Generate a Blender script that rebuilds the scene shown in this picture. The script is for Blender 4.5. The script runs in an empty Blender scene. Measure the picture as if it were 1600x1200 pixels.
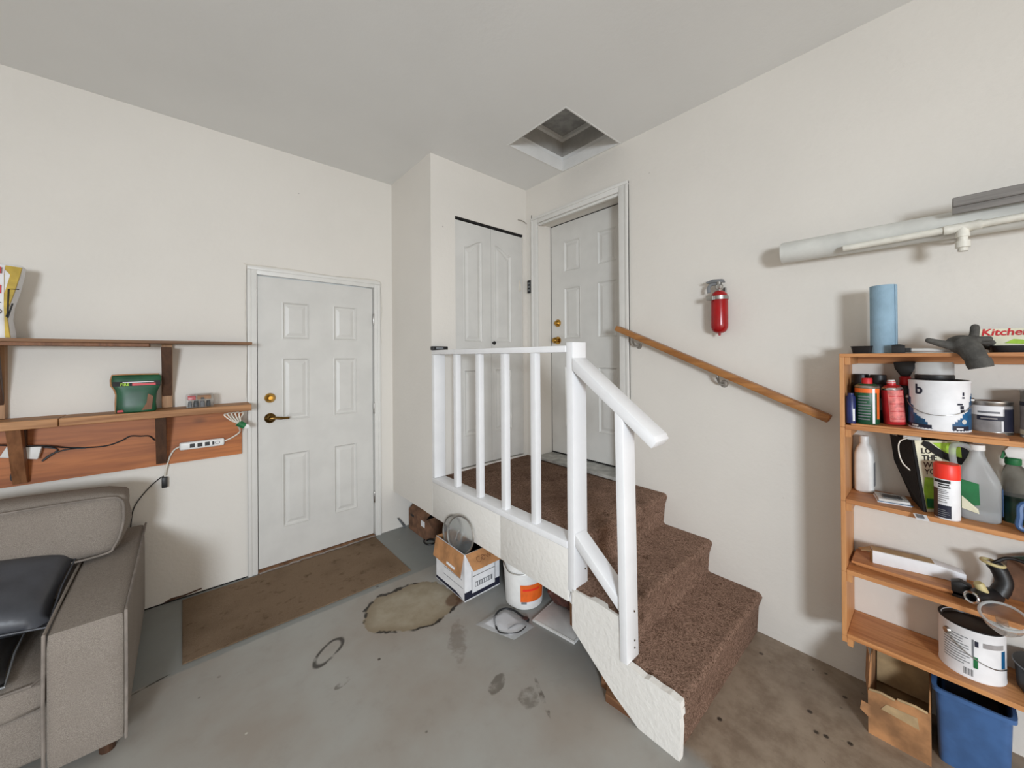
import bpy, bmesh, math, random
from mathutils import Vector, Matrix
random.seed(7)
sc = bpy.context.scene
COL = sc.collection
PI = math.pi

# ------------------------------------------------------------------ camera
H = 1.4792                       # eye height
AL = 0.8489369                   # heading, measured from +X towards +Y
RO, PT = -0.00704685, 0.00400982 # roll and pitch
FPX = 583.236                    # focal length in pixels of the 1600 px frame
ca, sa = math.cos(AL), math.sin(AL)
R0 = Vector((sa, -ca, 0)); F0 = Vector((ca*math.cos(PT), sa*math.cos(PT), math.sin(PT)))
U0 = Vector((-ca*math.sin(PT), -sa*math.sin(PT), math.cos(PT)))
CR = R0*math.cos(RO) + U0*math.sin(RO); CU = U0*math.cos(RO) - R0*math.sin(RO)
cd = bpy.data.cameras.new('camera'); cam = bpy.data.objects.new('camera', cd); COL.objects.link(cam)
cd.sensor_fit = 'HORIZONTAL'; cd.sensor_width = 36.0; cd.lens = 36.0*FPX/1600.0
cd.shift_y = -(600-554.6)/1600.0; cd.clip_start = 0.05; cd.clip_end = 100
cam.matrix_world = Matrix(((CR.x, CU.x, -F0.x, 0), (CR.y, CU.y, -F0.y, 0), (CR.z, CU.z, -F0.z, H), (0, 0, 0, 1)))
sc.camera = cam

# ------------------------------------------------------------------ world, lights, exposure
w = bpy.data.worlds.new('sky'); sc.world = w; w.use_nodes = True
bg = w.node_tree.nodes['Background']; bg.inputs[0].default_value = (0.80, 0.90, 1.0, 1); bg.inputs[1].default_value = 1.2
def area(name, loc, target, sx, sy, power, col):
    l = bpy.data.lights.new(name, 'AREA'); l.shape = 'RECTANGLE'; l.size = sx; l.size_y = sy; l.energy = power; l.color = col
    o = bpy.data.objects.new(name, l); COL.objects.link(o); o.location = loc
    o.rotation_euler = (Vector(target)-Vector(loc)).to_track_quat('-Z', 'Y').to_euler(); return o
key = area('window_daylight', (-1.55, -2.62, 1.70), (1.1, 2.2, 0.45), 0.75, 0.75, 118, (0.84, 0.92, 1.0))
key.data.spread = math.radians(130)
area('back_fill', (0.6, -2.62, 0.80), (0.6, 2, 0.95), 2.7, 1.5, 27, (1.0, 0.77, 0.54))  # warm fill lamp added at the back opening to balance the walls
area('side_fill', (-4.12, 0.6, 1.06), (2, 0.6, 1.15), 2.6, 2.0, 18, (1.0, 0.80, 0.60))  # weaker warm fill added at the outer wall for faces turned that way
sc.view_settings.view_transform = 'Standard'; sc.view_settings.look = 'None'
sc.view_settings.exposure = -0.32; sc.view_settings.gamma = 1.0; sc.view_settings.use_curve_mapping = False

# ------------------------------------------------------------------ materials
def lin(c):
    return tuple((v/255/12.92 if v/255 <= 0.04045 else ((v/255+0.055)/1.055)**2.4) for v in c) + (1,)
class NT:
    def __init__(s, m): s.t = m.node_tree; s.n = s.t.nodes; s.l = s.t.links
    def new(s, typ, **kw):
        x = s.n.new(typ)
        for k, v in kw.items(): setattr(x, k, v)
        return x
    def put(s, sock, v):
        if hasattr(v, 'is_linked') or isinstance(v, bpy.types.NodeSocket): s.l.new(v, sock)
        else: sock.default_value = v
    def math(s, op, a, b=0.0, c=0.0, clamp=False):
        x = s.new('ShaderNodeMath', operation=op, use_clamp=clamp)
        s.put(x.inputs[0], a); s.put(x.inputs[1], b)
        if op in ('MULTIPLY_ADD', 'SMOOTH_MIN'): s.put(x.inputs[2], c)
        return x.outputs[0]
    def noise(s, vec, scale, detail=4, rough=0.55, dist=0.0):
        x = s.new('ShaderNodeTexNoise'); s.put(x.inputs['Vector'], vec); x.inputs['Scale'].default_value = scale
        x.inputs['Detail'].default_value = detail; x.inputs['Roughness'].default_value = rough; x.inputs['Distortion'].default_value = dist
        return x.outputs['Fac']
    def step(s, v, a, b):
        x = s.new('ShaderNodeMapRange', interpolation_type='SMOOTHSTEP'); s.put(x.inputs[0], v)
        x.inputs[1].default_value = a; x.inputs[2].default_value = b; return x.outputs[0]
    def mix(s, f, a, b, mode='MIX'):
        x = s.new('ShaderNodeMix', data_type='RGBA', blend_type=mode); s.put(x.inputs[0], f); s.put(x.inputs[6], a); s.put(x.inputs[7], b)
        return x.outputs[2]
    def scale(s, vec, v):
        x = s.new('ShaderNodeVectorMath', operation='MULTIPLY'); s.put(x.inputs[0], vec); x.inputs[1].default_value = v; return x.outputs[0]
    def xyz(s, vec):
        x = s.new('ShaderNodeSeparateXYZ'); s.l.new(vec, x.inputs[0]); return x.outputs
    def bump(s, h, strength, dist=0.01):
        x = s.new('ShaderNodeBump'); x.inputs['Strength'].default_value = strength; x.inputs['Distance'].default_value = dist; s.l.new(h, x.inputs['Height']); return x.outputs[0]
def base(name, col=(200, 200, 200), rough=0.6, metal=0.0, spec=0.5, **kw):
    m = bpy.data.materials.new(name); m.use_nodes = True
    p = m.node_tree.nodes['Principled BSDF']
    p.inputs['Base Color'].default_value = lin(col); p.inputs['Roughness'].default_value = rough; p.inputs['Metallic'].default_value = metal
    p.inputs['Specular IOR Level'].default_value = spec
    for k, v in kw.items(): p.inputs[k].default_value = v
    n = NT(m); n.p = p
    return m, n
def coords(n, kind='Object'):
    if kind == 'World': return n.new('ShaderNodeNewGeometry').outputs['Position']
    return n.new('ShaderNodeTexCoord').outputs['Object']
def simple(name, col, rough=0.5, metal=0.0, var=0.10, scale=14.0, bump=0.0, bscale=200.0, spec=0.5, **kw):
    """one colour broken up by soft noise, with optional fine relief"""
    m, n = base(name, col, rough, metal, spec, **kw); v = coords(n)
    f = n.noise(v, scale)
    a = tuple(max(0, c*(1-var)) for c in col); b = tuple(min(255, c*(1+var*0.7)) for c in col)
    n.l.new(n.mix(n.step(f, 0.3, 0.7), lin(a), lin(b)), n.p.inputs['Base Color'])
    if bump: n.l.new(n.bump(n.noise(v, bscale, 3), bump, 0.004), n.p.inputs['Normal'])
    return m
def wood(name, light, dark, along, freq=28.0, rough=0.55, contrast=1.0, knots=False):
    """grain running along axis 0/1/2"""
    m, n = base(name, light, rough); v = coords(n, 'World')
    s = [freq]*3; s[along] = freq*0.07
    g = n.noise(n.scale(v, s), 1.0, 6, 0.6, 0.6)
    s2 = [freq*5]*3; s2[along] = freq*0.25
    g2 = n.noise(n.scale(v, s2), 1.0, 3)
    big = n.noise(v, 2.3, 2)
    f = n.math('MULTIPLY', n.step(g, 0.32, 0.72), contrast)
    c = n.mix(f, lin(light), lin(dark))
    c = n.mix(n.math('MULTIPLY', n.step(g2, 0.45, 0.8), 0.35), c, lin(tuple(x*0.72 for x in dark)))
    c = n.mix(n.math('MULTIPLY', n.step(big, 0.4, 0.75), 0.25), c, lin(tuple(x*0.85 for x in dark)))
    if knots:
        vo = n.new('ShaderNodeTexVoronoi'); vs = [5.0]*3; vs[along] = 2.6; n.l.new(n.scale(v, vs), vo.inputs['Vector']); vo.inputs['Scale'].default_value = 1.0
        c = n.mix(n.step(vo.outputs['Distance'], 0.17, 0.05), c, lin(tuple(x*0.45 for x in dark)))
    n.l.new(c, n.p.inputs['Base Color']); n.l.new(n.bump(g2, 0.15, 0.002), n.p.inputs['Normal'])
    return m
def ellipse(n, xy, cx, cy, rx, ry, wob, amp, rot=0.0):
    """distance field of a wobbly ellipse on the floor plane: 1 on its rim"""
    c, s = math.cos(rot), math.sin(rot)
    dx = n.math('SUBTRACT', xy[0], cx); dy = n.math('SUBTRACT', xy[1], cy)
    a = n.math('ADD', n.math('MULTIPLY', dx, c), n.math('MULTIPLY', dy, s))
    b = n.math('SUBTRACT', n.math('MULTIPLY', dy, c), n.math('MULTIPLY', dx, s))
    a = n.math('DIVIDE', a, rx); b = n.math('DIVIDE', b, ry)
    d = n.math('SQRT', n.math('ADD', n.math('MULTIPLY', a, a), n.math('MULTIPLY', b, b)))
    return n.math('ADD', d, n.math('MULTIPLY', n.math('SUBTRACT', wob, 0.5), amp))

def wall_material(name, col, speck=True, bump=0.25):
    m, n = base(name, col, 0.62, spec=0.35); v = coords(n, 'World')
    big = n.noise(v, 1.3, 3)
    c = n.mix(n.math('MULTIPLY', n.step(big, 0.35, 0.7), 0.5), lin(col), lin(tuple(x*0.965 for x in col)))
    if speck:
        vo = n.new('ShaderNodeTexVoronoi'); vo.inputs['Scale'].default_value = 5.0; n.l.new(v, vo.inputs['Vector'])
        vo.inputs['Randomness'].default_value = 1.0
        gate = n.step(n.noise(v, 3.1, 2), 0.52, 0.58)
        sp = n.math('MULTIPLY', n.step(vo.outputs['Distance'], 0.034, 0.018), gate)
        c = n.mix(n.math('MULTIPLY', sp, 0.6), c, lin((110, 98, 84)))
    n.l.new(c, n.p.inputs['Base Color'])
    n.l.new(n.bump(n.noise(v, 42, 4), bump, 0.006), n.p.inputs['Normal'])
    return m

M = {}
M['wall'] = wall_material('wall_paint', (223, 218, 210))
M['ceiling'] = wall_material('ceiling_paint', (232, 232, 230), False, 0.15)
M['fascia'] = wall_material('rough_plaster_paint', (230, 227, 221), False, 0.6)
M['trim'] = simple('trim_paint', (220, 218, 213), 0.4, var=0.01)
M['door'] = simple('door_paint', (210, 208, 203), 0.42, var=0.02, scale=5, bump=0.03, bscale=90)
M['rail_white'] = simple('railing_gloss_paint', (236, 236, 237), 0.35, var=0.012, scale=9)
M['gap'] = simple('dark_gap', (22, 20, 19), 0.9)

def floor_material():
    m, n = base('garage_floor_paint', (126, 126, 121), 0.5, spec=0.4); v = coords(n, 'World'); xy = n.xyz(v)
    n1 = n.noise(v, 1.6, 5); n2 = n.noise(v, 9, 6, 0.65); n3 = n.noise(v, 34, 5, 0.7)
    c = n.mix(n.step(n1, 0.35, 0.7), lin((161, 159, 153)), lin((150, 141, 131)))
    c = n.mix(n.math('MULTIPLY', n.step(n2, 0.5, 0.8), 0.22), c, lin((122, 113, 102)))
    # blue-grey newer paint along the door wall and under the landing
    nb = n.step(n.math('ADD', xy[1], n.math('MULTIPLY', n2, 0.02)), 2.37, 2.39)
    nb2 = n.step(n.math('SUBTRACT', xy[0], n.math('MULTIPLY', n.math('SUBTRACT', n1, 0.5), 0.5)), 1.2, 1.45)
    c = n.mix(n.math('MULTIPLY', nb, 0.75), c, lin((126, 130, 127)))
    c = n.mix(n.math('MULTIPLY', nb2, 0.6), c, lin((136, 139, 137)))
    # bare concrete beyond the steps and below the shelves
    bare = n.math('MULTIPLY', n.step(n.math('ADD', xy[0], n.math('MULTIPLY', n2, 0.10)), 1.42, 1.50), n.step(xy[1], 0.70, 0.66))
    cc = n.mix(n.step(n2, 0.35, 0.7), lin((156, 140, 122)), lin((128, 111, 94)))
    cc = n.mix(n.math('MULTIPLY', n.step(n1, 0.5, 0.62), 0.5), cc, lin((120, 104, 89)))
    cc = n.mix(n.math('MULTIPLY', n.step(n3, 0.66, 0.72), 0.75), cc, lin((60, 50, 42)))
    c = n.mix(bare, c, cc)
    # large peeled water stain
    d = ellipse(n, xy, 1.02, 2.07, 0.275, 0.215, n.noise(v, 4.2, 4, 0.6), 0.85, -0.35)
    inside = n.step(d, 1.0, 0.97)
    sc_ = n.mix(n.step(n2, 0.3, 0.7), lin((164, 152, 128)), lin((142, 128, 100)))
    sc_ = n.mix(n.step(d, 0.6, 1.0), sc_, lin((126, 108, 76)))
    c = n.mix(n.math('MULTIPLY', inside, 0.72), c, sc_)
    rim = n.math('MULTIPLY', n.math('MULTIPLY', n.step(d, 0.93, 0.97), n.step(d, 1.06, 1.01)), n.step(n.noise(v, 6.5, 3), 0.47, 0.53))
    c = n.mix(rim, c, lin((38, 30, 22)))
    br = ellipse(n, xy, 1.25, 1.95, 0.085, 0.06, n2, 0.5, 0.3)
    c = n.mix(n.math('MULTIPLY', n.step(br, 1.05, 0.8), 0.8), c, lin((88, 58, 32)))
    # shoe-shaped scuff ring
    d2 = ellipse(n, xy, 0.545, 2.03, 0.095, 0.045, n.noise(v, 8, 2), 0.5, 0.7)
    r2 = n.math('MULTIPLY', n.math('MULTIPLY', n.step(d2, 0.70, 0.90), n.step(d2, 1.16, 1.0)), n.step(n.noise(v, 9, 2), 0.40, 0.52))
    c = n.mix(n.math('MULTIPLY', r2, 0.9), c, lin((46, 40, 34)))
    # further smears and scuffs
    for (cx, cy, rx, ry, rot, col, f) in ((1.07, 1.66, 0.16, 0.055, 0.95, (104, 90, 78), 0.5), (1.06, 1.32, 0.06, 0.035, 0.5, (84, 76, 66), 0.7),
                                          (1.12, 1.18, 0.05, 0.05, 0.2, (92, 84, 74), 0.6), (-0.11, 2.37, 0.075, 0.007, 0.28, (48, 40, 32), 0.9), (1.16, 1.13, 0.10, 0.012, 1.1, (70, 60, 50), 0.8), (0.55, 1.80, 0.05, 0.02, 0.4, (72, 64, 54), 0.7)):
        dd = ellipse(n, xy, cx, cy, rx, ry, n.noise(v, 11, 4), 1.3, rot)
        c = n.mix(n.math('MULTIPLY', n.math('MULTIPLY', n.step(dd, 1.0, 0.8), n.step(n2, 0.40, 0.58)), f), c, lin(col))
    vb = n.new('ShaderNodeTexVoronoi'); vb.inputs['Scale'].default_value = 13.0; n.l.new(v, vb.inputs['Vector'])
    c = n.mix(n.math('MULTIPLY', n.math('MULTIPLY', bare, n.step(vb.outputs['Distance'], 0.16, 0.08)), n.step(n.noise(v, 5.0, 2), 0.50, 0.56)), c, lin((58, 48, 40)))
    # specks, white paint drops
    vo = n.new('ShaderNodeTexVoronoi'); vo.inputs['Scale'].default_value = 7.0; n.l.new(v, vo.inputs['Vector'])
    c = n.mix(n.math('MULTIPLY', n.step(vo.outputs['Distance'], 0.075, 0.04), n.step(n.noise(v, 2.2, 2), 0.52, 0.58)), c, lin((70, 62, 54)))
    vo2 = n.new('ShaderNodeTexVoronoi'); vo2.inputs['Scale'].default_value = 6.1; n.l.new(v, vo2.inputs['Vector'])
    c = n.mix(n.math('MULTIPLY', n.step(vo2.outputs['Distance'], 0.045, 0.02), n.step(n.noise(v, 3.3, 2), 0.56, 0.6)), c, lin((205, 200, 190)))
    n.l.new(c, n.p.inputs['Base Color'])
    n.l.new(n.math('MULTIPLY_ADD', n2, 0.25, 0.36), n.p.inputs['Roughness'])
    n.l.new(n.bump(n3, 0.12, 0.004), n.p.inputs['Normal'])
    return m
M['floor'] = floor_material()

def carpet_material(name, c1, c2, c3, kind='World', sc1=75):
    m, n = base(name, c1, 0.95, spec=0.1); v = coords(n, kind)
    f = n.noise(v, sc1, 5, 0.7, 3.0); g = n.noise(v, 14, 4, 0.6); h = n.noise(v, 2.4, 3)
    c = n.mix(n.step(f, 0.38, 0.66), lin(c1), lin(c2))
    c = n.mix(n.math('MULTIPLY', n.step(g, 0.55, 0.75), 0.6), c, lin(c3))
    c = n.mix(n.math('MULTIPLY', n.step(h, 0.45, 0.7), 0.35), c, lin(c3))
    n.l.new(c, n.p.inputs['Base Color'])
    n.l.new(n.bump(n.math('ADD', f, n.math('MULTIPLY', n.noise(v, 300, 2), 0.5)), 0.9, 0.012), n.p.inputs['Normal'])
    return m
M['carpet'] = carpet_material('brown_carpet', (172, 140, 121), (92, 68, 54), (76, 55, 41), sc1=48)
M['mat'] = carpet_material('worn_door_mat', (168, 143, 118), (140, 116, 92), (92, 70, 50), sc1=190)
M['shelf_wood'] = wood('pine_shelf', (208, 148, 94), (168, 106, 60), 1, 30, 0.5)
M['shelf_side'] = wood('pine_upright', (212, 156, 102), (184, 124, 76), 2, 30, 0.5)
M['handrail_wood'] = wood('oak_handrail', (178, 122, 66), (142, 90, 44), 1, 40, 0.4)
M['old_plank'] = wood('weathered_plank', (188, 138, 92), (140, 92, 52), 0, 24, 0.6, knots=True)
M['dark_plank'] = wood('brown_plank', (140, 100, 64), (102, 68, 40), 0, 24, 0.6)
M['ply'] = wood('orange_plywood', (190, 114, 56), (142, 76, 32), 0, 14, 0.5, knots=True)
M['bracket_dark'] = wood('dark_bracket', (88, 58, 38), (60, 38, 24), 2, 24, 0.6)
M['bracket_mid'] = wood('brown_bracket', (138, 92, 58), (106, 66, 38), 2, 24, 0.6)
M['bracket_light'] = wood('pale_block', (186, 146, 108), (158, 116, 80), 2, 24, 0.6)
M['rough_wood'] = wood('rough_offcut', (150, 108, 74), (104, 68, 42), 1, 26, 0.8)
M['grey_wood'] = wood('grey_weathered_wood', (142, 138, 134), (108, 104, 100), 1, 22, 0.8)
M['brass'] = simple('brass', (190, 148, 72), 0.22, 1.0, 0.15)
M['dark_brass'] = simple('tarnished_brass', (120, 92, 48), 0.28, 1.0, 0.2)
M['steel'] = simple('satin_steel', (176, 174, 170), 0.35, 1.0, 0.1)
M['chrome'] = simple('chrome', (214, 214, 216), 0.15, 1.0, 0.05)
M['black'] = simple('black_plastic', (24, 24, 26), 0.45, var=0.2)
M['black_cloth'] = simple('black_fabric', (26, 25, 26), 0.9, var=0.25, bump=0.4)
M['white_pl'] = simple('white_plastic', (232, 231, 228), 0.4, var=0.03)
M['cord_white'] = simple('white_cord', (224, 218, 206), 0.5, var=0.06)
M['grey_pl'] = simple('grey_plastic', (120, 122, 124), 0.5)
M['sill'] = simple('grey_metal_sill', (172, 171, 166), 0.45, 0.15, 0.15)
M['sofa'] = None
m_, n_ = base('fill_tube', (255, 244, 226), 0.4); n_.p.inputs['Emission Color'].default_value = (1.0, 0.9, 0.76, 1); n_.p.inputs['Emission Strength'].default_value = 1.0; M['lamp'] = m_  # glow for the tube of the added ceiling fixture

def sofa_material():
    m, n = base('taupe_upholstery', (156, 142, 128), 0.9, spec=0.15); v = coords(n, 'World')
    f = n.noise(v, 420, 3, 0.7); g = n.noise(n.scale(v, (90, 90, 700)), 1.0, 2); h = n.noise(v, 5, 3)
    c = n.mix(n.step(f, 0.3, 0.7), lin((156, 147, 138)), lin((122, 113, 104)))
    c = n.mix(n.math('MULTIPLY', n.step(g, 0.5, 0.7), 0.3), c, lin((114, 105, 96)))
    c = n.mix(n.math('MULTIPLY', n.step(h, 0.4, 0.7), 0.2), c, lin((122, 111, 102)))
    n.l.new(c, n.p.inputs['Base Color']); n.l.new(n.bump(n.math('ADD', f, g), 0.35, 0.003), n.p.inputs['Normal'])
    return m
M['sofa'] = sofa_material()
M['piping'] = simple('taupe_piping', (132, 123, 115), 0.85, bump=0.3)
M['pillow'] = simple('slate_leatherette', (70, 72, 78), 0.42, var=0.14, scale=6, bump=0.15, bscale=60)
M['pillow2'] = simple('charcoal_leatherette', (52, 51, 52), 0.45, var=0.15, scale=6, bump=0.15, bscale=60)
M['cardboard'] = simple('kraft_cardboard', (178, 128, 84), 0.8, var=0.12, bump=0.15, bscale=60)
M['cardboard_old'] = simple('worn_cardboard', (166, 120, 80), 0.85, var=0.22, scale=9, bump=0.3, bscale=40)
M['cardboard_dark'] = simple('dim_brown_cardboard', (118, 84, 62), 0.85, var=0.2)
M['cardboard_in'] = simple('cardboard_inside', (176, 150, 112), 0.85, var=0.1)
M['carton_white'] = simple('white_carton', (232, 232, 234), 0.6, var=0.03)
M['navy'] = simple('navy_print', (28, 30, 50), 0.6, var=0.1)
M['ink'] = simple('black_ink', (30, 29, 30), 0.7, var=0.1)
M['ink_grey'] = simple('grey_ink', (120, 122, 126), 0.7)
M['orange'] = simple('orange_label', (232, 104, 32), 0.5, var=0.08)
M['red'] = simple('extinguisher_red', (156, 8, 14), 0.25, var=0.06)
M['red_ink'] = simple('red_print', (196, 28, 36), 0.5)
M['red_can'] = simple('red_label', (196, 40, 46), 0.4, var=0.1)
M['pink_print'] = simple('pale_red_print', (218, 118, 112), 0.5, var=0.15, scale=60)
M['cap_red'] = simple('orange_red_cap', (240, 52, 34), 0.4, var=0.04)
M['blue_can'] = simple('dark_blue_label', (30, 40, 96), 0.35, var=0.15)
M['green_can'] = simple('dark_green_label', (20, 78, 50), 0.4, var=0.15)
M['green'] = simple('green_print', (26, 108, 60), 0.45, var=0.12)
M['lime'] = simple('lime_print', (158, 196, 60), 0.6, var=0.2)
M['cream'] = simple('cream_print', (226, 222, 196), 0.6, var=0.05)
M['yellow'] = simple('mustard_print', (196, 166, 66), 0.6, var=0.1)
M['bluetowel'] = simple('blue_paper_towel', (142, 170, 188), 0.85, var=0.04, bump=0.25, bscale=120)
M['bin'] = simple('blue_bin_plastic', (64, 98, 146), 0.4, var=0.08)
M['glove'] = simple('grey_knit', (78, 76, 72), 0.85, var=0.18, scale=30, bump=0.5, bscale=260)
M['paintlabel_blue'] = simple('petrol_blue_label', (22, 84, 128), 0.4, var=0.2, scale=30)
M['paint_dried'] = simple('dried_dark_paint', (44, 36, 30), 0.35, var=0.25)
M['cork'] = simple('cream_plastic', (196, 182, 132), 0.5)
M['greycan'] = simple('grey_label', (150, 146, 146), 0.45, var=0.15)
M['darkred_film'] = simple('maroon_plastic_bag', (92, 56, 48), 0.3, var=0.25, scale=20)
M['pebble'] = simple('dirt', (96, 72, 50), 0.9)
M['pipe'] = simple('aged_white_pipe', (214, 214, 208), 0.45, var=0.05, scale=7)
M['pipe_small'] = simple('white_pvc', (222, 219, 208), 0.4, var=0.06)
M['hatch'] = simple('hatch_paint', (224, 223, 220), 0.7, var=0.015)
M['shaft'] = simple('bare_shaft_board', (168, 166, 162), 0.8, var=0.04)
M['hatch_lid'] = simple('grey_hatch_panel', (158, 157, 154), 0.85, var=0.1)
def clear(name, col, rough, trans=0.9, ior=1.3, alpha=1.0):
    m, n = base(name, col, rough); n.p.inputs['Transmission Weight'].default_value = trans; n.p.inputs['IOR'].default_value = ior
    n.p.inputs['Alpha'].default_value = alpha
    v = coords(n); n.l.new(n.bump(n.noise(v, 30, 2), 0.05, 0.003), n.p.inputs['Normal'])
    return m
M['jug'] = clear('milky_plastic', (232, 235, 236), 0.35, 0.7, 1.2)
M['liquid'] = simple('cloudy_liquid', (150, 156, 160), 0.2, var=0.02)
M['clear'] = clear('clear_plastic', (235, 238, 238), 0.1, 0.9, 1.15, 0.55)
M['film'] = clear('plastic_film', (225, 226, 228), 0.25, 0.3, 1.1, 0.45)
M['film_white'] = simple('milky_film', (206, 205, 202), 0.35, var=0.06, scale=8)
M['smoke'] = clear('smoky_bottle', (150, 148, 140), 0.15, 0.75, 1.25)
M['green_liquid'] = simple('dark_green_label_wrap', (18, 44, 30), 0.3, var=0.3)

# ------------------------------------------------------------------ mesh helpers
ORG = {}
def B(): return bmesh.new()
def box(bm, x0, x1, y0, y1, z0, z1, bev=0.0, seg=2):
    r = bmesh.ops.create_cube(bm, size=1.0); vs = r['verts']
    bmesh.ops.scale(bm, vec=(abs(x1-x0), abs(y1-y0), abs(z1-z0)), verts=vs)
    bmesh.ops.translate(bm, vec=((x0+x1)/2, (y0+y1)/2, (z0+z1)/2), verts=vs)
    if bev:
        es = list({e for v in vs for e in v.link_edges})
        bmesh.ops.bevel(bm, geom=es, offset=bev, segments=seg, affect='EDGES', profile=0.5)
    return bm
def prism(bm, pts, off, bev=0.0):
    """closed polygon pts (3-D) pushed along the vector off"""
    off = Vector(off); n = len(pts)
    a = [bm.verts.new(p) for p in pts]; b = [bm.verts.new(Vector(p)+off) for p in pts]
    f = [bm.faces.new(a), bm.faces.new(b[::-1])]
    for i in range(n): f.append(bm.faces.new((a[i], b[i], b[(i+1) % n], a[(i+1) % n])))
    bmesh.ops.recalc_face_normals(bm, faces=f)
    if bev:
        es = list({e for v in a+b for e in v.link_edges})
        bmesh.ops.bevel(bm, geom=es, offset=bev, segments=2, affect='EDGES', profile=0.5)
    return bm
def lathe(bm, prof, seg=32, axis=None, loc=(0, 0, 0), closed=True):
    """profile [(r, h)] spun about the axis through loc (a direction, +Z by default)"""
    q = Vector((0, 0, 1)).rotation_difference(Vector(axis)).to_matrix() if axis else Matrix.Identity(3)
    loc = Vector(loc); rings = []
    for r, h in prof:
        if r < 1e-6: rings.append([bm.verts.new(loc+q@Vector((0, 0, h)))])
        else: rings.append([bm.verts.new(loc+q@Vector((r*math.cos(2*PI*i/seg), r*math.sin(2*PI*i/seg), h))) for i in range(seg)])
    fs = []
    for a, b in zip(rings, rings[1:]):
        for i in range(seg):
            j = (i+1) % seg
            if len(a) == 1 and len(b) == 1: continue
            if len(a) == 1: fs.append(bm.faces.new((a[0], b[j], b[i])))
            elif len(b) == 1: fs.append(bm.faces.new((a[i], a[j], b[0])))
            else: fs.append(bm.faces.new((a[i], a[j], b[j], b[i])))
    if closed:
        if len(rings[0]) > 1: fs.append(bm.faces.new(rings[0][::-1]))
        if len(rings[-1]) > 1: fs.append(bm.faces.new(rings[-1]))
    bmesh.ops.recalc_face_normals(bm, faces=fs)
    return bm
def spline(pts, k=6):
    """Catmull-Rom through pts"""
    P = [Vector(p) for p in pts]; P = [2*P[0]-P[1]] + P + [2*P[-1]-P[-2]]; out = []
    for i in range(1, len(P)-2):
        for s in range(k):
            t = s/k; a, b, c, d = P[i-1], P[i], P[i+1], P[i+2]
            out.append(0.5*((2*b) + (c-a)*t + (2*a-5*b+4*c-d)*t*t + (3*b-a-3*c+d)*t**3))
    out.append(P[-2]); return out
def tube(bm, pts, rad, seg=8, caps=True, flat=1.0, closed=False):
    P = [Vector(p) for p in pts]; n = len(P); rings = []
    up = Vector((0, 0, 1)); prev = None
    for i, p in enumerate(P):
        if closed: t = (P[(i+1) % n]-P[i-1])
        else: t = P[min(i+1, n-1)]-P[max(i-1, 0)]
        t = t.normalized() if t.length > 1e-9 else Vector((1, 0, 0))
        if prev is None:
            a = t.cross(up)
            if a.length < 0.05: a = t.cross(Vector((0, 1, 0)))
            a.normalize()
        else:
            a = prev-t*prev.dot(t)
            a = a.normalized() if a.length > 1e-6 else t.orthogonal().normalized()
        prev = a; b = t.cross(a)
        r = rad[i] if isinstance(rad, (list, tuple)) else rad
        rings.append([bm.verts.new(p+a*r*math.cos(2*PI*k/seg)+b*r*flat*math.sin(2*PI*k/seg)) for k in range(seg)])
    fs = []
    for i in range(n if closed else n-1):
        A, C = rings[i], rings[(i+1) % n]
        for k in range(seg): fs.append(bm.faces.new((A[k], A[(k+1) % seg], C[(k+1) % seg], C[k])))
    if caps and not closed:
        fs.append(bm.faces.new(rings[0][::-1])); fs.append(bm.faces.new(rings[-1]))
    bmesh.ops.recalc_face_normals(bm, faces=fs)
    return bm
def loft(bm, rings, seg=28, caps=True):
    """rings: (z, cx, cy, rx, ry, power) superellipses stacked upward"""
    R = []
    for z, cx, cy, rx, ry, p in rings:
        vs = []
        for k in range(seg):
            a = 2*PI*k/seg; c, s = math.cos(a), math.sin(a)
            vs.append(bm.verts.new((cx+rx*math.copysign(abs(c)**(2/p), c), cy+ry*math.copysign(abs(s)**(2/p), s), z)))
        R.append(vs)
    fs = []
    for a, b in zip(R, R[1:]):
        for k in range(seg): fs.append(bm.faces.new((a[k], a[(k+1) % seg], b[(k+1) % seg], b[k])))
    if caps: fs.append(bm.faces.new(R[0][::-1])); fs.append(bm.faces.new(R[-1]))
    bmesh.ops.recalc_face_normals(bm, faces=fs)
    return bm
def wrap(bm, r, a0, a1, z0, z1, seg=10):
    """patch lying on a cylinder of radius r about +Z"""
    lo = []; hi = []
    for i in range(seg+1):
        a = a0+(a1-a0)*i/seg
        lo.append(bm.verts.new((r*math.cos(a), r*math.sin(a), z0))); hi.append(bm.verts.new((r*math.cos(a), r*math.sin(a), z1)))
    for i in range(seg): bm.faces.new((lo[i], lo[i+1], hi[i+1], hi[i]))
    return bm
def sheet(bm, o, u, v):
    o, u, v = Vector(o), Vector(u), Vector(v)
    bm.faces.new([bm.verts.new(p) for p in (o, o+u, o+u+v, o+v)]); return bm
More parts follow.
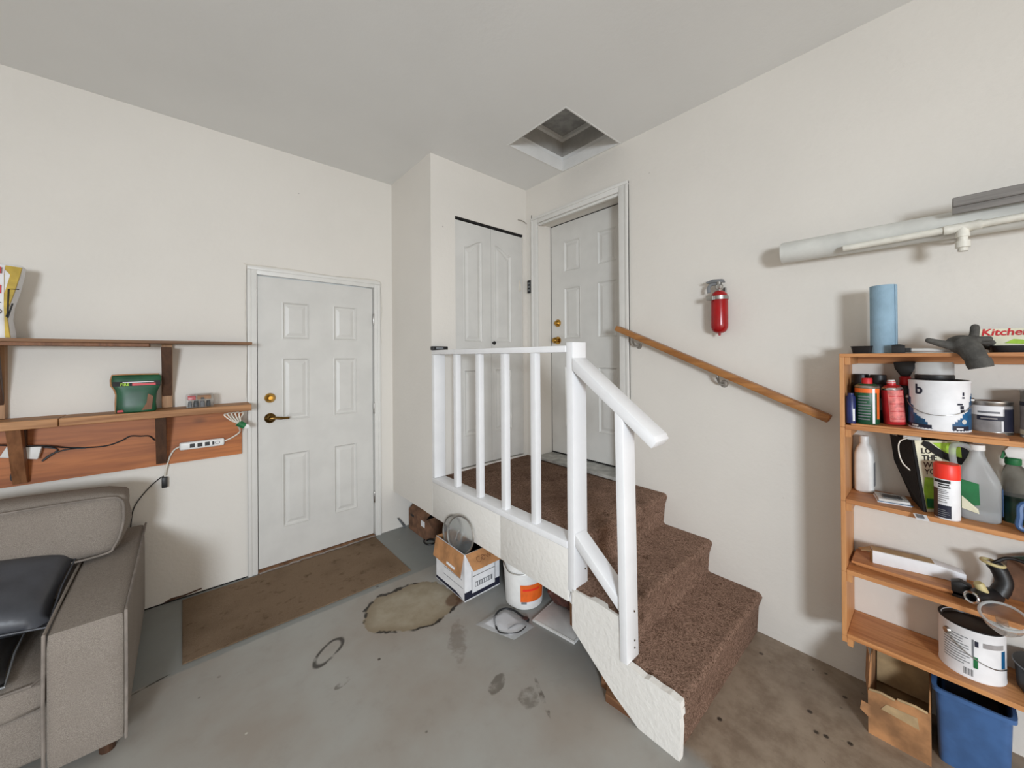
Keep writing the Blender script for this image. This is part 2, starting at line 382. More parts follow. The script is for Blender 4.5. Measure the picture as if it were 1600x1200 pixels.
def pillow_mesh(bm, sx, sy, t, n=14, sag=0.25):
    """stuffed square cushion lying in XY, pinched at its seam"""
    top = {}; bot = {}
    for i in range(n+1):
        for j in range(n+1):
            u, v = 2*i/n-1, 2*j/n-1
            k = ((1-u**4)*(1-v**4))**0.5
            e = 1-0.06*(1-abs(u*v))
            x, y = u*sx/2*(1-0.05*(1-v*v)*0-0.03*(1-abs(v))*0), v*sy/2
            x *= 1-0.05*(1-v*v)*(abs(u)**3)*-1*0; y *= 1
            px = x*(1-0.07*(1-v*v)*abs(u)); py = y*(1-0.07*(1-u*u)*abs(v))
            top[i, j] = bm.verts.new((px, py, t/2*k))
            bot[i, j] = top[i, j] if (i in (0, n) or j in (0, n)) else bm.verts.new((px, py, -t/2*k))
    for i in range(n):
        for j in range(n):
            bm.faces.new((top[i, j], top[i+1, j], top[i+1, j+1], top[i, j+1]))
            try: bm.faces.new((bot[i, j], bot[i, j+1], bot[i+1, j+1], bot[i+1, j]))
            except ValueError: pass
    return bm
def xform(bm, mat):
    bmesh.ops.transform(bm, matrix=mat, verts=bm.verts); return bm
def props(o, label=None, cat=None, group=None, kind=None):
    if label: o['label'] = label
    if cat: o['category'] = cat
    if group: o['group'] = group
    if kind: o['kind'] = kind
    return o
def obj(name, bm, mat, parent=None, smooth=False, local=False, label=None, cat=None, group=None, kind=None, ang=40):
    me = bpy.data.meshes.new(name); 
    if parent is not None and not local: bmesh.ops.translate(bm, vec=-ORG.get(parent.name, Vector((0, 0, 0))), verts=bm.verts)
    bm.to_mesh(me); bm.free()
    me.materials.append(M[mat] if isinstance(mat, str) else mat)
    if smooth:
        for p in me.polygons: p.use_smooth = True
        me.set_sharp_from_angle(angle=math.radians(ang))
    o = bpy.data.objects.new(name, me); COL.objects.link(o)
    if parent is not None:
        o.parent = parent; ORG[o.name] = ORG.get(parent.name, Vector((0, 0, 0)))
    return props(o, label, cat, group, kind)
def thing(name, label, cat, loc=(0, 0, 0), rotz=0.0, group=None, kind=None):
    o = bpy.data.objects.new(name, None); COL.objects.link(o); o.location = loc; o.rotation_euler = (0, 0, rotz)
    o.empty_display_size = 0.05; ORG[o.name] = Vector(loc)
    return props(o, label, cat, group, kind)
def text_bm(s, size, bold=0.0, align='CENTER', shear=0.0):
    c = bpy.data.curves.new('t', 'FONT'); c.body = s; c.size = size; c.align_x = align; c.align_y = 'CENTER'; c.offset = bold; c.shear = shear
    c.resolution_u = 3
    o = bpy.data.objects.new('t', c); COL.objects.link(o)
    dg = bpy.context.evaluated_depsgraph_get(); me = bpy.data.meshes.new_from_object(o.evaluated_get(dg))
    bm = B(); bm.from_mesh(me); bpy.data.meshes.remove(me); bpy.data.objects.remove(o); bpy.data.curves.remove(c)
    return bm
def text_flat(s, size, o, right, up, **kw):
    bm = text_bm(s, size, **kw); o, right, up = Vector(o), Vector(right).normalized(), Vector(up).normalized()
    for v in bm.verts: v.co = o+right*v.co.x+up*v.co.y
    return bm
def text_wrap(s, size, r, a, z, **kw):
    bm = text_bm(s, size, **kw)
    for v in bm.verts:
        t = a+v.co.x/r; v.co = Vector((r*math.cos(t), r*math.sin(t), z+v.co.y))
    return bm
def sheet_grid(name, axis, const, us, vs, holes, mat, thick, parent=None, kind=None):
    """wall or ceiling slab in one piece with rectangular openings. axis = constant axis; holes = index cells left out"""
    bm = B(); V = {}
    def P(a, b): return {'X': (const, a, b), 'Y': (a, const, b), 'Z': (a, b, const)}[axis]
    for i, a in enumerate(us):
        for j, b in enumerate(vs): V[i, j] = bm.verts.new(P(a, b))
    for i in range(len(us)-1):
        for j in range(len(vs)-1):
            if (i, j) not in holes: bm.faces.new((V[i, j], V[i+1, j], V[i+1, j+1], V[i, j+1]))
    for v in [v for v in bm.verts if not v.link_faces]: bm.verts.remove(v)
    r = bmesh.ops.extrude_face_region(bm, geom=bm.faces[:]); off = [0, 0, 0]; off['XYZ'.index(axis)] = thick
    bmesh.ops.translate(bm, vec=off, verts=[g for g in r['geom'] if isinstance(g, bmesh.types.BMVert)])
    bmesh.ops.recalc_face_normals(bm, faces=bm.faces)
    return obj(name, bm, mat, parent, kind=kind)

# ------------------------------------------------------------------ room shell
XF, XB, YA, YC, ZC = 1.3495, 2.3045, 3.0906, 2.4147, 2.9633
XL, YB = -4.2, -2.7
ST = 'structure'
bm = box(B(), XL-4.0, XB+0.35, YB-3.0, YA+0.15, -0.12, 0.0); obj('floor', bm, 'floor', kind=ST)
HX0, HX1, HY0, HY1 = 1.710, 2.298, 1.442, 1.980
sheet_grid('ceiling', 'Z', ZC, [XL-0.1, HX0, HX1, XB+0.35], [YB-0.1, HY0, HY1, YA+0.15], {(1, 1)}, 'ceiling', 0.12, kind=ST)
# wall with the side door
DX0, DX1, DZ1 = 0.372, 1.192, 2.062
sheet_grid('wall_left', 'Y', YA, [XL, DX0, DX1, XB+0.35], [0, DZ1, ZC], {(1, 0)}, 'wall', 0.14, kind=ST)
# wall with the house entry door
EY0, EY1, EZ0, EZ1 = 1.463, 2.264, 0.60, 2.627
sheet_grid('wall_right', 'X', XB, [YB, EY0, EY1, YA], [0, EZ0, EZ1, ZC], {(1, 1)}, 'wall', 0.2, kind=ST)
# closet box standing over the landing
CX0, CX1, CZ0, CZ1 = 1.557, 2.264, 0.612, 2.556
sheet_grid('wall_closet', 'Y', YC, [XF, CX0, CX1, XB], [0.33, CZ0, CZ1, ZC], {(1, 1)}, 'wall', 0.10, kind=ST)
bm = box(B(), XF, XF+0.10, YC+0.10, YA, 0.332, ZC); obj('wall_closet_side', bm, 'wall', kind=ST)
# walls behind the camera: outer wall and the wall with window and open garage door
sheet_grid('wall_outer', 'X', XL, [YB, -0.7, 1.9, YA], [0, 2.12, ZC], {(1, 0)}, 'wall', -0.14, kind=ST)
sheet_grid('wall_back', 'Y', YB, [XL, -2.05, -1.05, -0.6, 2.0, XB+0.2], [0, 1.2, 2.12, 2.2, ZC], {(1, 1), (1, 2), (3, 0), (3, 1)}, 'wall', -0.14, kind=ST)
# unseen ceiling lamp added behind the camera as warm fill
cl = thing('ceiling_fill_light', 'unseen white tube light fixture added for fill on the garage ceiling behind the viewpoint', 'light', (-1.3, -1.0, ZC))
obj('housing', box(B(), -1.95, -0.65, -1.09, -0.91, ZC-0.05, ZC-0.0005, 0.008), 'white_pl', cl, smooth=True)
obj('tube', tube(B(), [(-1.92, -1.0, ZC-0.075), (-0.68, -1.0, ZC-0.075)], 0.016, 12), 'lamp', cl, smooth=True)
lamp = bpy.data.lights.new('added_fill_glow', 'AREA'); lamp.shape = 'RECTANGLE'; lamp.size = 1.24; lamp.size_y = 0.10; lamp.energy = 7; lamp.color = (1.0, 0.80, 0.58)  # weak warm fill light of the added fixture
lo_ = bpy.data.objects.new('added_fill_glow', lamp); COL.objects.link(lo_); lo_.location = (-1.3, -1.0, ZC-0.10)
# thin dark strip on the floor line along the door wall
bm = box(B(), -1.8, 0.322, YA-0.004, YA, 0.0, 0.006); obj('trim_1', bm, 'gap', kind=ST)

# ------------------------------------------------------------------ doors
def nested(bm, outline, o, r, u, nrm, rings):
    """moulded panel: outline(inset)->2-D points, rings [(inset, depth)]"""
    o, r, u, nrm = Vector(o), Vector(r), Vector(u), Vector(nrm); L = []
    for ins, dep in rings: L.append([bm.verts.new(o+r*x+u*y-nrm*dep) for x, y in outline(ins)])
    n = len(L[0])
    for a, b in zip(L, L[1:]):
        for i in range(n): bm.faces.new((a[i], a[(i+1) % n], b[(i+1) % n], b[i]))
    bm.faces.new(L[-1]); bmesh.ops.recalc_face_normals(bm, faces=bm.faces)
    return bm
RINGS = [(0.0, 0.0), (0.006, -0.002), (0.016, 0.009), (0.024, 0.010), (0.046, 0.003), (0.050, 0.003)]
def rect_outline(x0, x1, y0, y1): return lambda i: [(x0+i, y0+i), (x1-i, y0+i), (x1-i, y1-i), (x0+i, y1-i)]
def leaf(root, o, r, nrm, wid, hgt, cells, th=0.042, outlines=None):
    """door leaf: frame with openings + moulded panels. o = lower corner on the face, r along the width"""
    o, r, nrm = Vector(o), Vector(r), Vector(nrm); u = Vector((0, 0, 1))
    xs = sorted({0.0, wid} | {c[0] for c in cells} | {c[1] for c in cells}); ys = sorted({0.0, hgt} | {c[2] for c in cells} | {c[3] for c in cells})
    bm = B(); V = {(i, j): bm.verts.new(o+r*x+u*y) for i, x in enumerate(xs) for j, y in enumerate(ys)}
    for i in range(len(xs)-1):
        for j in range(len(ys)-1):
            mx, my = (xs[i]+xs[i+1])/2, (ys[j]+ys[j+1])/2
            if not any(c[0] < mx < c[1] and c[2] < my < c[3] for c in cells):
                bm.faces.new((V[i, j], V[i+1, j], V[i+1, j+1], V[i, j+1]))
    # edge faces and back
    q = [o, o+r*wid, o+r*wid+u*hgt, o+u*hgt]; back = [p-nrm*th for p in q]
    fv = [bm.verts.new(p) for p in q]; bv = [bm.verts.new(p) for p in back]
    for i in range(4): bm.faces.new((fv[i], fv[(i+1) % 4], bv[(i+1) % 4], bv[i]))
    bm.faces.new(bv); bmesh.ops.remove_doubles(bm, verts=bm.verts, dist=1e-5); bmesh.ops.recalc_face_normals(bm, faces=bm.faces)
    lf = obj('leaf', bm, 'door', root)
    for k, c in enumerate(cells):
        fn = outlines[k] if outlines and outlines[k] else rect_outline(*c)
        obj('panel', nested(B(), fn, o, r, u, nrm, RINGS), 'door', lf, smooth=False)
    return lf
def frame_strip(bm, axis, const, a0, a1, b0, b1, out):
    """moulding strip with a stepped profile on a wall plane"""
    lo, hi = sorted((const, const+out))
    if axis == 'Y': box(bm, a0, a1, lo, hi, b0, b1, 0.003)
    else: box(bm, lo, hi, a0, a1, b0, b1, 0.003)
    return bm
def casing(name, axis, const, a0, a1, i0, i1, zt, zi, z0, out, label=None):
    """three-piece door casing: two jamb boards and a head, each with a raised back band"""
    root = thing(name, label, None, (a0 if axis == 'Y' else const, const if axis == 'Y' else a0, z0), kind=ST)
    for (p, q, b0, b1) in ((a0, i0, z0, zt), (i1, a1, z0, zt), (i0, i1, zi, zt)):
        bm = frame_strip(B(), axis, const, p, q, b0, b1, out*0.7)
        o_ = obj('casing_board', bm, 'trim', root, smooth=True)
        e0, e1 = (p, p+0.022) if p == a0 else ((q-0.022, q) if q == a1 else (p, q))
        if p == i0: bm = frame_strip(B(), axis, const, a0, a1, zt-0.022, zt, out)
        else: bm = frame_strip(B(), axis, const, e0, e1, b0, b1-0.0225, out)
        obj('back_band', bm, 'trim', o_, smooth=True)
    return root
# side door
d1 = thing('door_1', 'white six-panel side door with brass lever handle', None, (0.385, YA, 0.02), kind=ST)
CELLS = [(0.145, 0.322, 0.245, 0.775), (0.490, 0.667, 0.245, 0.775), (0.145, 0.322, 1.008, 1.458), (0.490, 0.667, 1.008, 1.458), (0.145, 0.322, 1.592, 1.862), (0.490, 0.667, 1.592, 1.862)]
leaf(d1, (0.385, YA+0.004, 0.022), (1, 0, 0), (0, -1, 0), 0.794, 2.026, CELLS)
bm = lathe(B(), [(0, 0.034), (0.014, 0.033), (0.018, 0.028), (0.026, 0.02), (0.034, 0.006), (0.034, 0)], 28, (0, -1, 0), (0.456, YA+0.004, 1.200))
obj('deadbolt', bm, 'brass', d1, smooth=True)
hb = lathe(B(), [(0, 0.030), (0.012, 0.030), (0.014, 0.016), (0.030, 0.010), (0.035, 0.004), (0.035, 0)], 28, (0, -1, 0), (0.456, YA+0.004, 1.058))
hd = obj('handle_rose', hb, 'dark_brass', d1, smooth=True)
bm = tube(B(), spline([(0.452, YA-0.034, 1.060), (0.475, YA-0.040, 1.061), (0.520, YA-0.042, 1.055), (0.566, YA-0.038, 1.054)]), [0.011]*3+[0.010]*10+[0.008]*6, 10)
obj('lever', bm, 'dark_brass', hd, smooth=True)
for z in (0.323, 1.059, 1.795):
    bm = lathe(B(), [(0.007, -0.045), (0.008, -0.043), (0.008, 0.043), (0.007, 0.045)], 10, (0, 0, 1), (1.186, YA-0.006, z)); obj('hinge', bm, 'steel', d1, smooth=True)
bm = B(); box(bm, 0.380, 1.184, YA-0.03, YA+0.10, 0.0, 0.016, 0.003); obj('threshold', bm, 'rough_wood', d1)
bm = tube(B(), [(0.385+0.8*i/24, YA-0.034+random.uniform(-.004, .004), 0.012+random.uniform(-.003, .005)) for i in range(25)], 0.006, 6); obj('weatherstrip', bm, 'piping', d1)
casing('trim_2', 'Y', YA, 0.325, 1.240, 0.380, 1.190, 2.108, 2.056, 0.0, -0.020)
bm = B(); prism(bm, [(0.380, YA+0.05, 0.0), (0.380, YA, 0.0), (0.380, YA, 2.056), (0.380, YA+0.05, 2.056)], (0.003, 0, 0)); obj('trim_3', bm, 'gap', kind=ST)
# thin alarm wire tacked round the casing
bm = tube(B(), spline([(0.318, YA-0.004, 1.22), (0.322, YA-0.005, 1.55), (0.316, YA-0.005, 1.80), (0.322, YA-0.004, 2.095), (0.330, YA-0.004, 2.118), (0.60, YA-0.004, 2.122), (0.85, YA-0.004, 2.113), (1.05, YA-0.004, 2.122), (1.238, YA-0.004, 2.118), (1.250, YA-0.004, 2.03), (1.258, YA-0.004, 1.85), (1.247, YA-0.004, 1.72), (1.256, YA-0.004, 1.60)], 5), 0.0022, 6)
obj('alarm_wire', bm, 'cord_white', smooth=True, label='thin pale wire tacked around the casing of the side door', cat='wire')
# closet bifold door
d2 = thing('door_2', 'white bifold closet door with arched panels and black knob', None, (1.557, YC, 0.62), kind=ST)
def arch(x0, x1, y0, ya, yb):
    """panel with a curved top running from height ya at x0 to yb at x1"""
    def fn(i):
        pts = [(x0+i, y0+i), (x1-i, y0+i)]
        for k in range(9):
            t = 1-k/8.0; e = t*t*(3-2*t); pts.append((x0+i+(x1-x0-2*i)*t, ya+(yb-ya)*e-i))
        return pts
    return fn
LW = 0.3505
for k, (x0, pa, pb, ya, yb) in enumerate(((1.5585, 0.080, 0.262, 1.722, 1.790), (1.9115, 0.034, 0.222, 1.790, 1.722))):
    cells = [(pa, pb, 0.235, 0.755), (pa, pb, 0.972, 1.800)]
    lf = leaf(d2, (x0, YC+0.012, 0.622), (1, 0, 0), (0, -1, 0), LW, 1.912, cells, 0.034, [None, None])
    # fill above the curved top: the arch panel sits in the rectangular opening
    for ch in list(lf.children): pass
    tops = [c for c in lf.children][-1]
    bpy.data.objects.remove(tops)
    o_ = Vector((x0, YC+0.012, 0.622))
    obj('panel', nested(B(), arch(pa, pb, 0.972, ya, yb), o_, (1, 0, 0), (0, 0, 1), (0, -1, 0), RINGS), 'door', lf)
    pts = arch(pa, pb, 0.972, ya, yb)(0)[2:]
    prism_pts = [(x0+x, YC+0.012, 0.622+y) for x, y in pts] + [(x0+pa, YC+0.012, 0.622+1.800), (x0+pb, YC+0.012, 0.622+1.800)]
    obj('panel_head', prism(B(), prism_pts, (0, 0.02, 0)), 'door', lf)
bm = lathe(B(), [(0, 0.030), (0.010, 0.029), (0.015, 0.022), (0.014, 0.015), (0.007, 0.010), (0.009, 0)], 20, (0, -1, 0), (1.927, YC+0.012, 1.592)); obj('knob', bm, 'black', d2, smooth=True)
bm = box(B(), 1.558, 2.263, YC+0.006, YC+0.05, 2.540, 2.556); obj('track', bm, 'gap', d2)
bm = box(B(), 1.558, 2.263, YC+0.055, YC+0.075, 0.612, 2.55); obj('dark_cavity', bm, 'gap', d2)
bm = prism(B(), [(2.216, YC+0.012, 2.05), (2.246, YC+0.012, 2.06), (2.240, YC+0.012, 2.12), (2.226, YC+0.012, 2.15), (2.222, YC+0.012, 2.09)], (0, -0.006, 0)); obj('safety_latch', bm, 'cord_white', d2)
# entry door, set deep in its jamb
XD = 2.462
d3 = thing('door_3', 'white six-panel entry door set back at the top of the stairs', None, (XD, 1.463, 0.64), kind=ST)
C3 = [(c[0], c[1], c[2]*0.985-0.01, c[3]*0.985-0.01) for c in CELLS]
leaf(d3, (XD, EY1-0.006, 0.640), (0, -1, 0), (-1, 0, 0), 0.789, 1.980, C3)
for z, mt in ((1.767, 'brass'), (1.616, 'brass')):
    pr = [(0, 0.036), (0.014, 0.034), (0.018, 0.026), (0.026, 0.018), (0.033, 0.006), (0.033, 0)] if z > 1.7 else [(0, 0.062), (0.016, 0.060), (0.025, 0.050), (0.027, 0.040), (0.022, 0.030), (0.013, 0.022), (0.013, 0.010), (0.033, 0.006), (0.033, 0)]
    obj('deadbolt' if z > 1.7 else 'knob', lathe(B(), pr, 28, (-1, 0, 0), (XD, 2.184, z)), mt, d3, smooth=True)
bm = box(B(), XD-0.001, XD+0.04, EY1-0.0055, EY1-0.0005, 0.64, 2.622); obj('edge_gap', bm, 'gap', d3)
bm = box(B(), XD-0.001, XD+0.04, EY0+0.001, EY1-0.001, 2.6205, 2.6265); obj('edge_gap', bm, 'gap', d3)
bm = box(B(), XB-0.05, XD+0.04, EY0+0.002, EY1-0.002, 0.606, 0.630, 0.004); obj('threshold', bm, 'sill', d3)
bm = box(B(), XD-0.004, XD+0.03, EY0+0.003, EY1-0.003, 0.630, 0.641); obj('sweep', bm, 'gap', d3)
casing('trim_4', 'X', XB, 1.388, 2.337, 1.463, 2.264, 2.683, 2.627, 0.60, -0.022)
# stop moulding on the head jamb
bm = box(B(), XB-0.002, XB+0.022, EY0, EY1, 2.608, 2.627, 0.004); obj('trim_5', bm, 'trim', kind=ST, smooth=True)
# attic hatch in the ceiling
ah = thing('attic_hatch', 'square attic hatch opening with grey lid in the ceiling', 'hatch', (HX0, HY0, ZC))
for (x0, x1, y0, y1) in ((HX0-0.0, HX0+0.012, HY0, HY1), (HX1-0.012, HX1, HY0, HY1), (HX0+0.012, HX1-0.012, HY0, HY0+0.012), (HX0+0.012, HX1-0.012, HY1-0.012, HY1)):
    obj('frame_board', box(B(), x0, x1, y0, y1, ZC-0.002, ZC+0.085, 0.002), 'hatch', ah)
e = 0.004
for (x0, x1, y0, y1) in ((HX0-0.02, HX0+e, HY0-0.02, HY1+0.02), (HX1-e, HX1+0.02, HY0-0.02, HY1+0.02), (HX0+e, HX1-e, HY0-0.02, HY0+e), (HX0+e, HX1-e, HY1-e, HY1+0.02)):
    obj('shaft_board', box(B(), x0, x1, y0, y1, ZC+0.121, ZC+0.30), 'shaft', ah)
for (x0, x1, y0, y1) in ((HX0+e, HX0+0.03, HY0+e, HY1-e), (HX1-0.03, HX1-e, HY0+e, HY1-e), (HX0+0.03, HX1-0.03, HY1-0.03, HY1-e), (HX0+0.03, HX1-0.03, HY0+e, HY0+0.03)):
    obj('stop_strip', box(B(), x0, x1, y0, y1, ZC+0.235, ZC+0.262), 'hatch', ah)
obj('lid', box(B(), HX0-0.02, HX1+0.02, HY0-0.02, HY1+0.02, ZC+0.262, ZC+0.28), 'hatch_lid', ah)

# ------------------------------------------------------------------ landing and steps
ZL = 0.600; S1, S2, S3 = 1.150, 0.883, 0.636; Z2, Z1 = 0.402, 0.212
st = thing('carpeted_steps', 'brown carpeted steps and landing with white painted sides below the entry door', 'steps', (XF, S3, 0))
obj('deck', box(B(), XF+0.045, XB-0.002, S1+0.02, YC-0.002, 0.36, ZL-0.016), 'rough_wood', st)
bm = box(B(), XF, XF+0.043, S1-0.002, 1.645, 0.328, 0.5745, 0.003); obj('fascia', bm, 'fascia', st, smooth=True)
bm = box(B(), XF, XF+0.043, 1.647, YC-0.001, 0.328, 0.5745, 0.003); obj('fascia', bm, 'fascia', st, smooth=True)
# carpet in one run: landing, nosings, risers, treads
def stair_profile():
    r = 0.022; n = 5
    P = [(YC+0.001, ZL), (S1, ZL)]
    out = [(YC-0.001, ZL)]
    def nose(y, z):
        return [(y+0.004+r-r*math.sin(a)-0.0, z-r+r*math.cos(a)) for a in [PI/2*k/n for k in range(n+1)]]
    out += [(p[0]-0.020, p[1]) for p in nose(S1, ZL)]
    out += [(S1+0.0, ZL-0.075), (S1+0.008, Z2+0.012), (S1-0.004, Z2+0.001)]
    out += [(p[0]-0.020, p[1]) for p in nose(S2, Z2)]
    out += [(S2+0.0, Z2-0.075), (S2+0.008, Z1+0.012), (S2-0.004, Z1+0.001)]
    out += [(p[0]-0.020, p[1]) for p in nose(S3, Z1)]
    out += [(S3+0.0, Z1-0.075), (S3+0.006, 0.0)]
    return out
prof = stair_profile()
bm = B(); NX = 24; rows = []
X0c, X1c = XF+0.012, XB-0.001
random.seed(3)
for (y, z) in prof:
    rows.append([bm.verts.new((X0c+(X1c-X0c)*i/NX, y+random.uniform(-.002, .002), max(0.0, z+(random.uniform(-.0015, .0015) if z > 0 else 0)))) for i in range(NX+1)])
for a, b in zip(rows, rows[1:]):
    for i in range(NX): bm.faces.new((a[i], a[i+1], b[i+1], b[i]))
r = bmesh.ops.extrude_face_region(bm, geom=bm.faces[:])
bmesh.ops.recalc_face_normals(bm, faces=bm.faces)
ext = [g for g in r['geom'] if isinstance(g, bmesh.types.BMVert)]
bmesh.ops.translate(bm, vec=(0, 0.010, -0.010), verts=ext)
for v in bm.verts: v.co.z = max(v.co.z, 0.0)
bmesh.ops.recalc_face_normals(bm, faces=bm.faces)
obj('carpet', bm, 'carpet', st, smooth=True, ang=70)
# wooden carcass under the treads
obj('step_box', box(B(), XF+0.03, XB-0.004, S2+0.022, S1+0.012, 0.20, Z2-0.02), 'rough_wood', st)
obj('step_box', box(B(), XF+0.03, XB-0.004, S3+0.030, S2+0.018, 0.02, Z1-0.02), 'rough_wood', st)
# painted stringer with a ragged top edge
ys = [(1.124, 0.219), (1.124, 0.398)]
tops = [(1.05, 0.400), (0.985, 0.404), (0.93, 0.401), (0.878, 0.398), (0.872, 0.31), (0.868, 0.224), (0.80, 0.222), (0.765, 0.216), (0.745, 0.223), (0.70, 0.219), (0.66, 0.222), (0.622, 0.216), (0.618, 0.165), (0.626, 0.155), (0.622, 0.12), (0.628, 0.0)]
pts = [(XF, y, z) for y, z in ys+tops+[(0.79, 0.0), (0.90, 0.058)]]
obj('stringer', prism(B(), pts, (0.030, 0, 0)), 'fascia', st)
bm = prism(B(), [(XF+0.01, 1.15, 0.328), (XF+0.01, 1.13, 0.40), (XF+0.01, 1.12, 0.34), (XF+0.01, 1.135, 0.318)], (0.03, 0, 0)); obj('torn_edge', bm, 'carton_white', st)
obj('support_block', box(B(), 1.40, 1.52, 0.92, 1.00, 0.0, 0.19), 'rough_wood', st)
bm = prism(B(), [(1.352, 0.945, 0.0), (1.395, 0.965, 0.0), (1.44, 0.76, 0.0), (1.372, 0.742, 0.0)], (0, 0, 0.034)); obj('wood_offcut', bm, 'rough_wood', label='reddish brown wood offcut on the floor under the stair stringer', cat='wood block')

# ------------------------------------------------------------------ guard railing
gr = thing('guard_railing', 'white painted wooden guard railing with square balusters on the landing', 'railing', (XF, 1.13, 0.38))
WX = 0.090
obj('newel_post', box(B(), XF, XF+WX+0.01, 1.109, 1.1485, 0.382, 1.545, 0.003), 'rail_white', gr, smooth=True)
obj('lower_post', prism(B(), [(XF-0.006, 0.868, 0.2235), (XF-0.006, 0.834, 0.2245), (XF-0.006, 0.846, 1.215), (XF-0.006, 0.886, 1.247)], (WX*0.98, 0, 0), 0.002), 'rail_white', gr, smooth=True)
obj('wall_post', box(B(), XF, XF+WX, 2.378, YC-0.001, 0.6105, 1.4965, 0.003), 'rail_white', gr, smooth=True)
obj('bottom_plate', box(B(), XF-0.002, XF+WX, 1.150, YC-0.001, 0.5755, 0.610, 0.003), 'rail_white', gr, smooth=True)
obj('top_rail', box(B(), XF-0.003, XF+WX+0.006, 1.150, YC-0.001, 1.4970, 1.528, 0.003), 'rail_white', gr, smooth=True)
for y in (2.128, 1.873, 1.628, 1.385):
    obj('baluster', box(B(), XF+0.012, XF+0.050, y-0.019, y+0.019, 0.6105, 1.4965, 0.002), 'rail_white', gr, smooth=True)
obj('sloped_rail', prism(B(), [(XF-0.006, 1.108, 1.472), (XF-0.006, 1.108, 1.412), (XF-0.006, 0.724, 1.122), (XF-0.006, 0.702, 1.150), (XF-0.006, 0.712, 1.170)], (WX+0.012, 0, 0), 0.003), 'rail_white', gr, smooth=True)
obj('lower_brace', prism(B(), [(XF+0.004, 1.108, 0.656), (XF+0.004, 1.108, 0.600), (XF+0.004, 0.852, 0.396), (XF+0.004, 0.852, 0.448)], (WX*0.9, 0, 0), 0.003), 'rail_white', gr, smooth=True)
for (y, z) in ((1.108, 0.47), (1.108, 0.62), (0.833, 0.42), (0.833, 0.30), (0.833, 0.27)):
    obj('nail_head', lathe(B(), [(0, 0.0015), (0.004, 0.001), (0.004, 0)], 10, (0, -1, 0), (XF+0.05+(0.03 if y > 1 else 0), y, z)), 'dark_brass', gr)
bm = box(B(), XF-0.012, XF+0.110, 2.368, 2.412, 1.5285, 1.556, 0.004); ob = obj('gate_latch', bm, 'black', label='small black box lying on the end of the white top rail', cat='box')
bm = box(B(), XF+0.01, XF+0.07, 2.3665, 2.3685, 1.534, 1.550, 0.0); obj('ridge', bm, 'ink_grey', ob)

# wooden handrail on the wall
hr = thing('handrail', 'varnished wooden handrail sloping down the wall beside the steps', 'handrail', (2.24, 0.33, 1.2))
A = Vector((2.236, 1.446, 1.668)); Z = Vector((2.236, 0.325, 1.180))
dirv = (Z-A).normalized(); upv = Vector((1, 0, 0)).cross(dirv)
if upv.z < 0: upv = -upv
hh, hw = 0.018, 0.026
pts = [A+upv*hh+Vector((-hw, 0, 0)), A+upv*hh+Vector((hw, 0, 0)), A-upv*hh+Vector((hw, 0, 0)), A-upv*hh+Vector((-hw, 0, 0))]
obj('rail', prism(B(), pts, Z-A, 0.006), 'handrail_wood', hr, smooth=True)
for y in (1.325, 0.800):
    t = (1.446-y)/(1.446-0.325); p = A+(Z-A)*t-upv*hh
    bm = tube(B(), spline([p, p+Vector((0.005, 0, -0.022)), p+Vector((0.035, 0, -0.052)), (XB-0.004, y-0.004, p.z-0.055)]), 0.0075, 8)
    br = obj('bracket_arm', bm, 'steel', hr, smooth=True)
    obj('wall_plate', lathe(B(), [(0, 0.008), (0.018, 0.006), (0.022, 0)], 16, (-1, 0, 0), (XB, y-0.004, p.z-0.055)), 'steel', br, smooth=True)

# ------------------------------------------------------------------ small fittings on the walls
kp = obj('wall_button', box(B(), XB-0.022, XB-0.0005, 2.340, 2.384, 2.036, 2.150, 0.005), 'black', label='small black garage door button on the wall beside the entry door casing', cat='button', smooth=True)
for z in (2.06, 2.09, 2.12): obj('push_button', box(B(), XB-0.025, XB-0.0215, 2.352, 2.372, z-0.008, z+0.008, 0.001), 'grey_pl', kp)
bm = tube(B(), spline([(2.20, YC-0.006, 2.674), (2.23, YC-0.02, 2.672), (2.27, YC-0.016, 2.668), (2.302, YC-0.008, 2.660)]), 0.003, 6); obj('hook_wire', bm, 'steel', smooth=True, label='short bent wire hooked across the corner above the closet door', cat='wire')
bm = tube(B(), [(XB-0.003, 2.342, 2.15), (XB-0.003, 2.3415, 2.40), (XB-0.003, 2.342, 2.72)], 0.002, 6); obj('casing_gap_line', bm, 'gap', label='thin dark line running up beside the casing from the black wall button', cat='wire')  # thin dark tube drawn for the gap line beside the casing
# fire extinguisher
fe = thing('fire_extinguisher', 'small red fire extinguisher hanging on the wall above the handrail', 'fire extinguisher', (2.246, 0.797, 1.59))
X_, Y_ = 2.246, 0.797
obj('cylinder', lathe(B(), [(0, 1.600), (0.018, 1.602), (0.034, 1.612), (0.042, 1.632), (0.043, 1.65), (0.043, 1.800), (0.039, 1.818), (0.026, 1.832), (0.016, 1.838)], 32, None, (X_, Y_, 0)), 'red', fe, smooth=True, ang=60)
obj('hanging_nub', lathe(B(), [(0, 1.586), (0.006, 1.588), (0.007, 1.602)], 12, None, (X_, Y_, 0)), 'red', fe, smooth=True)
sb = obj('strap', lathe(B(), [(0.0435, 1.786), (0.046, 1.786), (0.046, 1.806), (0.0435, 1.806)], 32, None, (X_, Y_, 0), closed=False), 'steel', fe, smooth=True)
obj('clasp', box(B(), X_-0.054, X_-0.040, Y_+0.012, Y_+0.050, 1.782, 1.808, 0.003), 'steel', sb)
obj('wall_bracket', box(B(), X_+0.044, XB-0.001, Y_-0.02, Y_+0.02, 1.64, 1.86, 0.003), 'steel', fe)
